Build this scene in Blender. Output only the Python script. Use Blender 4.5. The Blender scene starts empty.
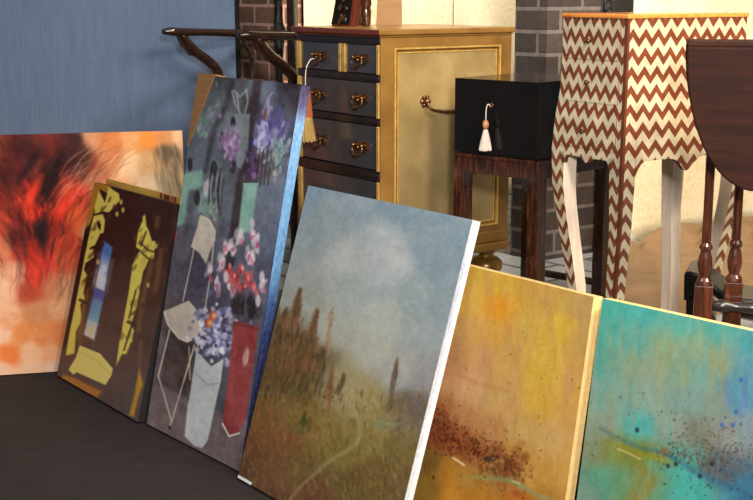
import bpy, bmesh, math, random
import numpy as np
from mathutils import Vector, Matrix
random.seed(4)
S = bpy.context.scene
COL = S.collection
PI = math.pi
R = math.radians

# ------------------------------------------------------------------ helpers
def lin(c):
    c = np.asarray(c, float) / 255.0
    return np.where(c <= 0.04045, c / 12.92, ((c + 0.055) / 1.055) ** 2.4)

def rgb(r, g, b):
    v = lin((r, g, b)); return (float(v[0]), float(v[1]), float(v[2]), 1.0)

def link(o, parent=None):
    COL.objects.link(o)
    if parent is not None: o.parent = parent
    return o

def tag(o, label, cat, group=None):
    o['label'] = label; o['category'] = cat
    if group: o['group'] = group
    return o

def thing(name, label, cat, loc=(0, 0, 0), rz=0.0, group=None, rx=0.0):
    o = bpy.data.objects.new(name, None)
    o.empty_display_size = 0.05
    o.location = loc; o.rotation_euler = (rx, 0, rz)
    link(o); return tag(o, label, cat, group)

def obj(name, bm, mat, parent=None, smooth=False, bevel=0.0, label=None, seg=2):
    bmesh.ops.recalc_face_normals(bm, faces=bm.faces[:])
    me = bpy.data.meshes.new(name); bm.to_mesh(me); bm.free()
    mats = mat if isinstance(mat, (list, tuple)) else [mat]
    for m in mats: me.materials.append(m)
    o = bpy.data.objects.new(name, me); link(o, parent)
    if smooth:
        me.polygons.foreach_set('use_smooth', [True] * len(me.polygons))
    if bevel > 0:
        md = o.modifiers.new('Bevel', 'BEVEL'); md.width = bevel; md.segments = seg
        md.limit_method = 'ANGLE'; md.angle_limit = R(40)
    if label: o['label'] = label
    return o

def box(bm, c, s, mi=0, rot=None):
    m = Matrix.Translation(c)
    if rot is not None: m = m @ rot
    m = m @ Matrix.Diagonal((s[0], s[1], s[2], 1))
    r = bmesh.ops.create_cube(bm, size=1.0, matrix=m)
    for f in {f for v in r['verts'] for f in v.link_faces}: f.material_index = mi

def bx(bm, x0, x1, y0, y1, z0, z1, mi=0):
    box(bm, ((x0 + x1) / 2, (y0 + y1) / 2, (z0 + z1) / 2), (abs(x1 - x0), abs(y1 - y0), abs(z1 - z0)), mi)

def lathe(bm, prof, cx=0, cy=0, n=28):
    rings = []
    for r, z in prof:
        rings.append([bm.verts.new((cx + r * math.cos(2 * PI * i / n), cy + r * math.sin(2 * PI * i / n), z)) for i in range(n)])
    for a, b in zip(rings, rings[1:]):
        for i in range(n):
            bm.faces.new((a[i], a[(i + 1) % n], b[(i + 1) % n], b[i]))
    bm.faces.new(rings[0][::-1]); bm.faces.new(rings[-1])

def catmull(pts, sub=6):
    P = [Vector(p) for p in pts]; out = []
    for i in range(len(P) - 1):
        p0 = P[i - 1] if i else P[i] * 2 - P[i + 1]
        p1, p2 = P[i], P[i + 1]
        p3 = P[i + 2] if i + 2 < len(P) else P[i + 1] * 2 - P[i]
        for k in range(sub):
            t = k / sub
            out.append(0.5 * ((2 * p1) + (p2 - p0) * t + (2 * p0 - 5 * p1 + 4 * p2 - p3) * t * t + (3 * p1 - p0 - 3 * p2 + p3) * t ** 3))
    out.append(P[-1]); return out

def tube(bm, pts, rad, n=12, sub=6, sx=1.0, sz=1.0, up=(0, 0, 1)):
    """round or oval tube along a smooth path; rad is a number or one radius per control point"""
    path = catmull(pts, sub) if sub > 1 else [Vector(p) for p in pts]
    m = len(path)
    if isinstance(rad, (int, float)): rr = [rad] * m
    else:
        rr = list(np.interp(np.linspace(0, len(rad) - 1, m), range(len(rad)), rad))
    rings = []
    for i, p in enumerate(path):
        t = (path[min(i + 1, m - 1)] - path[max(i - 1, 0)]).normalized()
        u = Vector(up)
        if abs(t.dot(u)) > 0.97: u = Vector((0, 1, 0.02))
        a = t.cross(u).normalized(); b = a.cross(t).normalized()
        rings.append([bm.verts.new(p + a * (rr[i] * sx * math.cos(2 * PI * k / n)) + b * (rr[i] * sz * math.sin(2 * PI * k / n))) for k in range(n)])
    for A, B in zip(rings, rings[1:]):
        for k in range(n): bm.faces.new((A[k], A[(k + 1) % n], B[(k + 1) % n], B[k]))
    bm.faces.new(rings[0][::-1]); bm.faces.new(rings[-1])

def prism(bm, pts, y0, y1, mi=0):
    """outline in x,z pushed from y0 to y1"""
    a = [bm.verts.new((x, y0, z)) for x, z in pts]; b = [bm.verts.new((x, y1, z)) for x, z in pts]
    n = len(pts); fs = [bm.faces.new(a), bm.faces.new(b[::-1])]
    for i in range(n): fs.append(bm.faces.new((a[i], b[i], b[(i + 1) % n], a[(i + 1) % n])))
    for f in fs: f.material_index = mi

def slab(bm, pts, z0, z1):
    a = [bm.verts.new((x, y, z0)) for x, y in pts]; b = [bm.verts.new((x, y, z1)) for x, y in pts]
    n = len(pts); bm.faces.new(a); bm.faces.new(b[::-1])
    for i in range(n): bm.faces.new((a[i], b[i], b[(i + 1) % n], a[(i + 1) % n]))

# ------------------------------------------------------------------ materials
class NT:
    def __init__(self, name):
        self.m = bpy.data.materials.new(name); self.m.use_nodes = True
        self.t = self.m.node_tree; self.n = self.t.nodes
        self.b = self.n['Principled BSDF']
    def new(self, kind, **kw):
        x = self.n.new(kind)
        for k, v in kw.items(): setattr(x, k, v)
        return x
    def link(self, a, b): self.t.links.new(a, b)
    def coords(self, kind='Object', scale=(1, 1, 1), rot=(0, 0, 0)):
        tc = self.new('ShaderNodeTexCoord'); mp = self.new('ShaderNodeMapping')
        self.link(tc.outputs[kind], mp.inputs['Vector']); mp.inputs['Scale'].default_value = scale
        mp.inputs['Rotation'].default_value = rot
        return mp.outputs[0]
    def noise(self, vec, scale=5, detail=4, rough=0.55, dist=0.0):
        x = self.new('ShaderNodeTexNoise'); self.link(vec, x.inputs['Vector'])
        x.inputs['Scale'].default_value = scale; x.inputs['Detail'].default_value = detail
        x.inputs['Roughness'].default_value = rough; x.inputs['Distortion'].default_value = dist
        return x.outputs['Fac']
    def ramp(self, fac, stops):
        x = self.new('ShaderNodeValToRGB'); self.link(fac, x.inputs[0])
        e = x.color_ramp.elements
        e[0].position, e[0].color = stops[0]; e[1].position, e[1].color = stops[-1]
        for p, c in stops[1:-1]:
            k = e.new(p); k.color = c
        return x.outputs[0]
    def math(self, op, a, b=None, c=None):
        x = self.new('ShaderNodeMath', operation=op)
        for i, v in enumerate((a, b, c)):
            if v is None: continue
            if isinstance(v, (int, float)): x.inputs[i].default_value = v
            else: self.link(v, x.inputs[i])
        return x.outputs[0]
    def bump(self, h, strength=0.3, dist=0.002):
        x = self.new('ShaderNodeBump'); self.link(h, x.inputs['Height'])
        x.inputs['Strength'].default_value = strength; x.inputs['Distance'].default_value = dist
        self.link(x.outputs[0], self.b.inputs['Normal'])
    def fin(self, rough=0.5, metal=0.0, coat=0.0, spec=None):
        self.b.inputs['Roughness'].default_value = rough; self.b.inputs['Metallic'].default_value = metal
        self.b.inputs['Coat Weight'].default_value = coat; self.b.inputs['Coat Roughness'].default_value = 0.08
        if spec is not None: self.b.inputs['Specular IOR Level'].default_value = spec
        return self.m

def mottled(name, c0, c1, scale=20, rough=0.5, metal=0.0, bump=0.1, stretch=(1, 1, 1), coat=0.0, detail=5, spec=None, lo=0.3, hi=0.7, bd=0.002):
    t = NT(name); v = t.coords('Object', stretch); f = t.noise(v, scale, detail)
    t.link(t.ramp(f, [(lo, c0), (hi, c1)]), t.b.inputs['Base Color'])
    if bump: t.bump(f, bump, bd)
    return t.fin(rough, metal, coat, spec)

def wood(name, c0, c1, c2, axis='z', rough=0.35, coat=0.2, scale=14):
    t = NT(name); st = {'z': (6, 6, 0.6), 'x': (0.6, 6, 6), 'y': (6, 0.6, 6)}[axis]
    v = t.coords('Object', st); f = t.noise(v, scale, 6, 0.6, 0.6)
    t.link(t.ramp(f, [(0.28, c0), (0.5, c1), (0.74, c2)]), t.b.inputs['Base Color'])
    t.bump(f, 0.08, 0.001)
    return t.fin(rough, 0, coat)

M = {}
def build_materials():
    # carpet
    t = NT('dark_carpet'); v = t.coords('Object'); f = t.noise(v, 260, 3, 0.7); g = t.noise(t.coords('Object', (1, 3, 1)), 7, 4)
    mx = t.math('ADD', t.math('MULTIPLY', f, 0.78), t.math('MULTIPLY', g, 0.22))
    t.link(t.ramp(mx, [(0.32, rgb(36, 32, 33)), (0.68, rgb(64, 58, 58))]), t.b.inputs['Base Color'])
    t.bump(f, 0.5, 0.004); M['carpet'] = t.fin(0.95, spec=0.1)
    # stone slabs on the raised stage
    t = NT('grey_stone'); v = t.coords('Object', (1, 1, 1), (0, 0, R(50)))
    br = t.new('ShaderNodeTexBrick'); t.link(v, br.inputs['Vector']); br.inputs['Scale'].default_value = 1.0
    br.inputs['Color1'].default_value = rgb(150, 155, 160); br.inputs['Color2'].default_value = rgb(120, 122, 128); br.inputs['Mortar'].default_value = rgb(85, 78, 72)
    br.inputs['Brick Width'].default_value = 0.3; br.inputs['Row Height'].default_value = 0.14; br.inputs['Mortar Size'].default_value = 0.01
    t.link(br.outputs['Color'], t.b.inputs['Base Color']); t.bump(br.outputs['Fac'], -0.3, 0.004); M['stone'] = t.fin(0.6)
    # brick
    for nm, c1, c2, mo in (('brick_dark', (58, 49, 46), (80, 67, 61), (112, 102, 97)), ('brick_red', (112, 84, 68), (140, 104, 84), (206, 162, 142))):
        t = NT(nm); tc = t.new('ShaderNodeTexCoord')
        br = t.new('ShaderNodeTexBrick'); t.link(tc.outputs['UV'], br.inputs['Vector']); br.inputs['Scale'].default_value = 1.0
        br.inputs['Color1'].default_value = rgb(*c1); br.inputs['Color2'].default_value = rgb(*c2); br.inputs['Mortar'].default_value = rgb(*mo)
        br.inputs['Brick Width'].default_value = 0.2; br.inputs['Row Height'].default_value = 0.0775
        br.inputs['Mortar Size'].default_value = 0.0075; br.inputs['Mortar Smooth'].default_value = 0.25; br.inputs['Bias'].default_value = -0.1
        nz = t.noise(tc.outputs['Object'], 45, 5, 0.65)
        mix = t.new('ShaderNodeMixRGB', blend_type='OVERLAY'); mix.inputs[0].default_value = 0.55
        t.link(br.outputs['Color'], mix.inputs[1]); t.link(t.ramp(nz, [(0.25, (0.2, 0.2, 0.2, 1)), (0.75, (0.75, 0.75, 0.75, 1))]), mix.inputs[2])
        t.link(mix.outputs[0], t.b.inputs['Base Color'])
        h = t.math('SUBTRACT', t.math('MULTIPLY', nz, 0.35), br.outputs['Fac'])
        t.bump(h, 0.7, 0.006); M[nm] = t.fin(0.85)
    M['grey_wall'] = mottled('grey_wall_paint', rgb(70, 66, 62), rgb(82, 78, 74), 6, 0.8, bump=0.05)
    # woven blue cloth
    t = NT('blue_cloth'); v = t.coords('Object', (1, 1, 0.03)); f = t.noise(v, 220, 3, 0.6); g = t.noise(t.coords('Object', (1, 1, 0.1)), 30, 3)
    w = t.noise(t.coords('Object', (0.05, 1, 1)), 300, 2)
    mx = t.math('ADD', t.math('ADD', t.math('MULTIPLY', f, 0.5), t.math('MULTIPLY', g, 0.25)), t.math('MULTIPLY', w, 0.25))
    t.link(t.ramp(mx, [(0.3, rgb(70, 85, 110)), (0.7, rgb(92, 106, 131))]), t.b.inputs['Base Color'])
    t.bump(mx, 0.15, 0.001); M['blue_cloth'] = t.fin(0.85, spec=0.1)
    M['black_trim'] = mottled('black_trim', rgb(14, 12, 13), rgb(24, 21, 21), 30, 0.8, bump=0.05, spec=0.08)
    # cream backdrop paper with a pebbled surface
    t = NT('cream_paper'); v = t.coords('Object'); f = t.noise(v, 55, 4, 0.6); g = t.noise(v, 4, 3)
    mx = t.math('ADD', t.math('MULTIPLY', f, 0.65), t.math('MULTIPLY', g, 0.35))
    t.link(t.ramp(mx, [(0.34, rgb(232, 212, 168)), (0.5, rgb(246, 232, 198)), (0.66, rgb(252, 242, 214))]), t.b.inputs['Base Color'])
    t.bump(f, 0.5, 0.006); M['cream'] = t.fin(0.7)
    M['kraft'] = mottled('kraft_paper', rgb(130, 102, 72), rgb(150, 119, 86), 12, 0.75, bump=0.1)
    M['cardboard'] = mottled('brown_cardboard', rgb(128, 92, 56), rgb(146, 108, 68), 9, 0.7, bump=0.08, stretch=(1, 1, 12))
    M['canvas'] = mottled('white_canvas', rgb(226, 226, 228), rgb(240, 240, 240), 240, 0.85, bump=0.15)
    M['cream_canvas'] = mottled('cream_canvas', rgb(226, 192, 120), rgb(240, 212, 148), 60, 0.75, bump=0.1)
    M['dark_canvas'] = mottled('dark_canvas', rgb(24, 18, 20), rgb(38, 28, 28), 60, 0.7, bump=0.1)
    M['peach_canvas'] = mottled('peach_canvas', rgb(205, 150, 110), rgb(222, 175, 140), 40, 0.75, bump=0.1)
    M['pine'] = wood('pine_stretcher', rgb(196, 160, 112), rgb(212, 178, 128), rgb(222, 190, 142), 'x', 0.6, 0)
    # furniture
    M['gold'] = mottled('antique_gold', rgb(112, 78, 34), rgb(156, 116, 56), 7, 0.38, 0.2, 0.06, detail=6, coat=0.15)
    M['gold_panel'] = mottled('gilt_panel', rgb(146, 124, 80), rgb(176, 152, 104), 5.0, 0.3, 0.2, 0.04, detail=8, coat=0.3, lo=.4, hi=.62)
    M['gold_bright'] = mottled('bright_gilt', rgb(190, 148, 72), rgb(222, 184, 106), 40, 0.3, 0.4, 0.05)
    M['gold_dark'] = mottled('worn_gilt', rgb(96, 66, 26), rgb(166, 118, 46), 14, 0.32, 0.45, 0.06, coat=0.3)
    M['black_lacquer'] = mottled('grey_black_lacquer', rgb(62, 59, 62), rgb(72, 69, 72), 6, 0.2, bump=0.01, coat=0.3)
    M['brown_lacquer'] = mottled('brown_black_lacquer', rgb(32, 26, 26), rgb(44, 36, 34), 12, 0.3, bump=0.02, coat=0.15)
    M['box_black'] = mottled('box_black_lacquer', rgb(10, 8, 8), rgb(20, 15, 14), 8, 0.2, bump=0.01, coat=0.15)
    M['brass'] = mottled('aged_brass', rgb(52, 36, 24), rgb(150, 108, 70), 90, 0.34, 0.8, 0.05)
    M['mahogany'] = wood('mahogany', rgb(24, 11, 8), rgb(50, 24, 15), rgb(108, 56, 33), 'z', 0.22, 0.3, 24)
    M['dark_wood'] = wood('dark_walnut', rgb(18, 11, 9), rgb(34, 20, 15), rgb(60, 36, 26), 'x', 0.22, 0.4)
    M['leg_wood'] = wood('turned_leg_wood', rgb(36, 16, 10), rgb(66, 31, 18), rgb(104, 54, 32), 'z', 0.22, 0.4)
    M['leaf_wood'] = wood('table_mahogany', rgb(28, 13, 9), rgb(40, 18, 12), rgb(54, 26, 16), 'x', 0.65, 0.0, 8); M['leaf_wood'].node_tree.nodes['Principled BSDF'].inputs['Specular IOR Level'].default_value = .12
    M['red_wood'] = wood('red_brown_wood', rgb(72, 26, 18), rgb(108, 44, 30), rgb(140, 66, 44), 'z', 0.3, 0.3)
    M['plain_brown'] = mottled('plain_brown_wood', rgb(80, 38, 22), rgb(108, 54, 31), 9, 0.5, bump=0.05, stretch=(0.5, 4, 4))
    M['orange_top'] = wood('orange_brown_edge', rgb(186, 104, 38), rgb(220, 138, 62), rgb(236, 160, 84), 'x', 0.25, 0.4)
    M['bone'] = mottled('pale_bone', rgb(214, 192, 168), rgb(232, 214, 194), 10, 0.4, bump=0.03, stretch=(8, 8, 1))
    M['white_thread'] = mottled('white_thread', rgb(206, 186, 174), rgb(226, 208, 196), 300, 0.8, bump=0.5, stretch=(1, 1, 0.05))
    M['orange_thread'] = mottled('orange_thread', rgb(134, 66, 34), rgb(168, 90, 48), 300, 0.8, bump=0.5, stretch=(1, 1, 0.05))
    M['yellow_thread'] = mottled('yellow_thread', rgb(136, 108, 56), rgb(168, 138, 78), 300, 0.8, bump=0.5, stretch=(1, 1, 0.05))
    M['bead'] = mottled('bead_wood', rgb(170, 112, 70), rgb(206, 150, 104), 60, 0.35, bump=0.02)
    M['black_gloss'] = mottled('black_gloss', rgb(8, 7, 9), rgb(15, 13, 15), 10, 0.3, bump=0.02, coat=0.0, spec=0.3)
    t = NT('black_plastic_sheet'); v = t.coords('Object', (1, 1, 0.5)); f = t.noise(v, 38, 5, 0.6, 1.0)
    t.b.inputs['Base Color'].default_value = rgb(20, 20, 24); t.bump(f, 1.0, 0.02); M['plastic'] = t.fin(0.14)
    # zigzag inlay from the face's own metre coordinates
    t = NT('zigzag_inlay'); tc = t.new('ShaderNodeTexCoord'); sp = t.new('ShaderNodeSeparateXYZ')
    t.link(tc.outputs['UV'], sp.inputs[0])
    zig = t.math('PINGPONG', sp.outputs['X'], ZIG_W / 2)
    q = t.math('SUBTRACT', sp.outputs['Y'], t.math('MULTIPLY', zig, ZIG_A / (ZIG_W / 2)))
    fr = t.math('FRACT', t.math('DIVIDE', q, ZIG_H))
    st = t.math('LESS_THAN', fr, 0.47)
    nz = t.noise(tc.outputs['Object'], 24, 4)
    ca = t.ramp(nz, [(0.3, rgb(96, 47, 27)), (0.7, rgb(124, 66, 40))]); cb = t.ramp(nz, [(0.3, rgb(174, 160, 132)), (0.7, rgb(204, 190, 161))])
    mix = t.new('ShaderNodeMixRGB'); t.link(st, mix.inputs[0]); t.link(cb, mix.inputs[1]); t.link(ca, mix.inputs[2])
    t.link(mix.outputs[0], t.b.inputs['Base Color']); M['zigzag'] = t.fin(0.35, 0, 0.15)
    # pigment read from the mesh's own colour layer (the pictures' paint)
    for nm, ro, sp_ in (('oil_paint', 0.6, 0.06), ('gloss_paint', 0.4, 0.12), ('matt_paint', 0.7, 0.05)):
        t = NT(nm); at = t.new('ShaderNodeVertexColor'); at.layer_name = 'paint'
        t.link(at.outputs[0], t.b.inputs['Base Color'])
        f = t.noise(t.coords('Object'), 180, 4, 0.65); t.bump(f, 0.12, 0.002); M[nm] = t.fin(ro, spec=sp_)
ZIG_W, ZIG_H, ZIG_A = 0.0440, 0.0465, 0.026
build_materials()

# ------------------------------------------------------------------ painted canvases
class Art:
    """a little paint box: colours are laid on a raster in sketch units, then read onto the canvas mesh"""
    K = 1.7
    def __init__(self, x0, y0, x1, y1, seed):
        self.x0, self.y0 = x0, y0
        self.w = int((x1 - x0) * self.K); self.h = int((y1 - y0) * self.K)
        self.a = np.zeros((self.h, self.w, 3)); self.rng = np.random.default_rng(seed)
        self.X, self.Y = np.meshgrid(x0 + (np.arange(self.w) + .5) / self.K, y0 + (np.arange(self.h) + .5) / self.K)
    def base(self, pts, power=3.0, soft=9.0):
        num = np.zeros_like(self.a); den = np.zeros((self.h, self.w))
        for x, y, c in pts:
            w = 1.0 / ((self.X - x) ** 2 + (self.Y - y) ** 2 + soft * soft) ** ((power + 2.2) / 2)
            num += w[..., None] * np.array(c, float); den += w
        self.a = num / den[..., None]
    def noise(self, sx, sy, octaves=3):
        out = np.zeros((self.h, self.w)); amp = 1.0; tot = 0
        for o in range(octaves):
            gx = (self.X - self.x0) / sx * 2 ** o; gy = (self.Y - self.y0) / sy * 2 ** o
            nx, ny = int(gx.max()) + 3, int(gy.max()) + 3
            g = self.rng.random((ny, nx)); ix, iy = gx.astype(int), gy.astype(int)
            fx, fy = gx - ix, gy - iy; fx = fx * fx * (3 - 2 * fx); fy = fy * fy * (3 - 2 * fy)
            v = g[iy, ix] * (1 - fx) * (1 - fy) + g[iy, ix + 1] * fx * (1 - fy) + g[iy + 1, ix] * (1 - fx) * fy + g[iy + 1, ix + 1] * fx * fy
            out += amp * (v - 0.5); tot += amp; amp *= 0.6
        return out / tot * 2
    def grain(self, sx, sy, amt, tint=(1, 1, 1), octaves=3):
        self.a += self.noise(sx, sy, octaves)[..., None] * amt * np.array(tint)
    def wash(self, sx, sy, color, lo, hi, alpha, mask=None):
        n = self.noise(sx, sy, 4); al = np.clip((n - lo) / (hi - lo), 0, 1) * alpha
        if mask is not None: al = al * mask
        self.a += (np.array(color, float) - self.a) * al[..., None]
    def blob(self, x, y, r):
        return np.exp(-(((self.X - x) / r[0]) ** 2 + ((self.Y - y) / r[1]) ** 2))
    def calm(self, k):
        m = self.a.mean(-1, keepdims=True); self.a = m + (self.a - m) * k
    def win(self, xa, ya, xb, yb):
        i0 = max(0, int((xa - self.x0) * self.K)); i1 = min(self.w, int((xb - self.x0) * self.K) + 2)
        j0 = max(0, int((ya - self.y0) * self.K)); j1 = min(self.h, int((yb - self.y0) * self.K) + 2)
        if i1 <= i0 or j1 <= j0: return None
        return slice(j0, j1), slice(i0, i1)
    def mixin(self, s, al, c):
        self.a[s] += (np.array(c, float) - self.a[s]) * np.clip(al, 0, 1)[..., None]
    def stroke(self, pts, w, c, alpha=1.0, soft=1.0, taper=False):
        P = np.array(pts, float); pad = w + soft + 1
        s = self.win(P[:, 0].min() - pad, P[:, 1].min() - pad, P[:, 0].max() + pad, P[:, 1].max() + pad)
        if s is None: return
        X, Y = self.X[s], self.Y[s]; best = np.full(X.shape, 1e9); n = len(P) - 1
        for i in range(n):
            (ax, ay), (bx_, by) = P[i], P[i + 1]; dx, dy = bx_ - ax, by - ay
            t = np.clip(((X - ax) * dx + (Y - ay) * dy) / (dx * dx + dy * dy + 1e-9), 0, 1)
            d = np.hypot(X - ax - t * dx, Y - ay - t * dy)
            ww = w / 2
            if taper:
                u = (i + t) / n; ww = w / 2 * (0.25 + 0.75 * np.sin(np.pi * np.clip(u, 0.02, 0.98)))
            best = np.minimum(best, d - ww)
        self.mixin(s, np.clip(0.5 - best / soft, 0, 1) * alpha, c)
    def curve(self, pts, w, c, alpha=1.0, soft=1.0, taper=True):
        self.stroke([(p.x, p.y) for p in catmull([(x, y, 0) for x, y in pts], 5)], w, c, alpha, soft, taper)
    def poly(self, pts, c, alpha=1.0, soft=1.0, c2=None):
        P = np.array(pts, float)
        s = self.win(P[:, 0].min() - soft - 1, P[:, 1].min() - soft - 1, P[:, 0].max() + soft + 1, P[:, 1].max() + soft + 1)
        if s is None: return
        X, Y = self.X[s], self.Y[s]; ins = np.zeros(X.shape, bool); best = np.full(X.shape, 1e9); n = len(P)
        for i in range(n):
            (ax, ay), (bx_, by) = P[i], P[(i + 1) % n]; dx, dy = bx_ - ax, by - ay
            t = np.clip(((X - ax) * dx + (Y - ay) * dy) / (dx * dx + dy * dy + 1e-9), 0, 1)
            best = np.minimum(best, np.hypot(X - ax - t * dx, Y - ay - t * dy))
            cond = (ay > Y) != (by > Y)
            ins ^= cond & (X < dx * (Y - ay) / (dy if abs(dy) > 1e-9 else 1e-9) + ax)
        sd = np.where(ins, -best, best); al = np.clip(0.5 - sd / soft, 0, 1) * alpha
        if c2 is None: self.mixin(s, al, c)
        else:
            f = np.clip((Y - P[:, 1].min()) / (np.ptp(P[:, 1]) + 1e-9), 0, 1)[..., None]
            cc = np.array(c, float) * (1 - f) + np.array(c2, float) * f
            self.a[s] += (cc - self.a[s]) * al[..., None]
    def oval(self, x, y, rx, ry, c, alpha=1.0, soft=0.3, rot=0.0):
        m = max(rx, ry) * 1.5 + 1; s = self.win(x - m, y - m, x + m, y + m)
        if s is None: return
        dx, dy = self.X[s] - x, self.Y[s] - y; ca, sa = math.cos(rot), math.sin(rot)
        d = np.hypot((dx * ca + dy * sa) / rx, (-dx * sa + dy * ca) / ry)
        self.mixin(s, np.clip((1 - d) / soft + 0.5, 0, 1) * alpha, c)
    def dabs(self, n, cx, cy, sx, sy, cols, size, alpha=0.8, lean=0.0, long=2.0, uniform=False):
        r = self.rng
        for _ in range(n):
            if uniform: x, y = cx + (r.random() * 2 - 1) * sx, cy + (r.random() * 2 - 1) * sy
            else: x, y = cx + r.normal() * sx, cy + r.normal() * sy
            c = np.array(cols[r.integers(len(cols))], float) + r.normal() * 8
            q = size * (0.5 + r.random())
            self.oval(x, y, q / 2, q / 2 * long, c, alpha * (0.5 + 0.5 * r.random()), 0.6, lean + r.normal() * 0.25)
    def speck(self, n, path, spread, cols, size, alpha=0.85):
        r = self.rng; P = np.array(path, float)
        for _ in range(n):
            u = r.random() * (len(P) - 1); i = int(u); p = P[i] + (P[i + 1] - P[i]) * (u - i)
            q = size * (0.35 + r.random() ** 2 * 1.2)
            self.oval(p[0] + r.normal() * spread[0], p[1] + r.normal() * spread[1], q / 2, q / 2 * (0.7 + r.random() * 0.8), cols[r.integers(len(cols))], alpha * (0.4 + 0.6 * r.random()), 0.5)
    def sample(self, px, py):
        gx = np.clip((px - self.x0) * self.K - .5, 0, self.w - 1.001); gy = np.clip((py - self.y0) * self.K - .5, 0, self.h - 1.001)
        ix, iy = gx.astype(int), gy.astype(int); fx, fy = (gx - ix)[..., None], (gy - iy)[..., None]; a = self.a
        return a[iy, ix] * (1 - fx) * (1 - fy) + a[iy, ix + 1] * fx * (1 - fy) + a[iy + 1, ix] * (1 - fx) * fy + a[iy + 1, ix + 1] * fx * fy

def unit_to_quad(q):
    """3x3 map from canvas (u right, v up) to the sketch quad BL, BR, TR, TL"""
    A = []; b = []
    for (u, v), (x, y) in zip(((0, 0), (1, 0), (1, 1), (0, 1)), q):
        A.append([u, v, 1, 0, 0, 0, -u * x, -v * x]); b.append(x)
        A.append([0, 0, 0, u, v, 1, -u * y, -v * y]); b.append(y)
    h = np.linalg.solve(np.array(A, float), np.array(b, float)); return np.append(h, 1).reshape(3, 3)

def paint_grid(name, nu, nv, pos, colour, mat, parent, gain):
    """grid of (nu+1)x(nv+1) points; pos(u,v)->xyz arrays, colour(u,v)->0..255 rgb; stored as a pigment layer"""
    u, v = np.meshgrid(np.linspace(0, 1, nu + 1), np.linspace(0, 1, nv + 1))
    co = np.stack(pos(u, v), -1).reshape(-1, 3); c = np.clip(colour(u, v), 4, 250).reshape(-1, 3)
    c = np.clip(lin(c) * gain, 0.002, 0.92)
    i = np.arange((nu + 1) * (nv + 1)).reshape(nv + 1, nu + 1)
    f = np.stack([i[:-1, :-1], i[:-1, 1:], i[1:, 1:], i[1:, :-1]], -1).reshape(-1, 4)
    me = bpy.data.meshes.new(name); me.vertices.add(len(co)); me.vertices.foreach_set('co', co.ravel())
    me.loops.add(f.size); me.loops.foreach_set('vertex_index', f.ravel().astype(np.int32))
    me.polygons.add(len(f)); me.polygons.foreach_set('loop_start', np.arange(0, f.size, 4, dtype=np.int32))
    me.polygons.foreach_set('loop_total', np.full(len(f), 4, np.int32))
    me.update(calc_edges=True)
    at = me.color_attributes.new('paint', 'FLOAT_COLOR', 'POINT')
    at.data.foreach_set('color', np.concatenate([c, np.ones((len(c), 1))], 1).ravel())
    me.materials.append(mat); o = bpy.data.objects.new(name, me); return link(o, parent)

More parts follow.
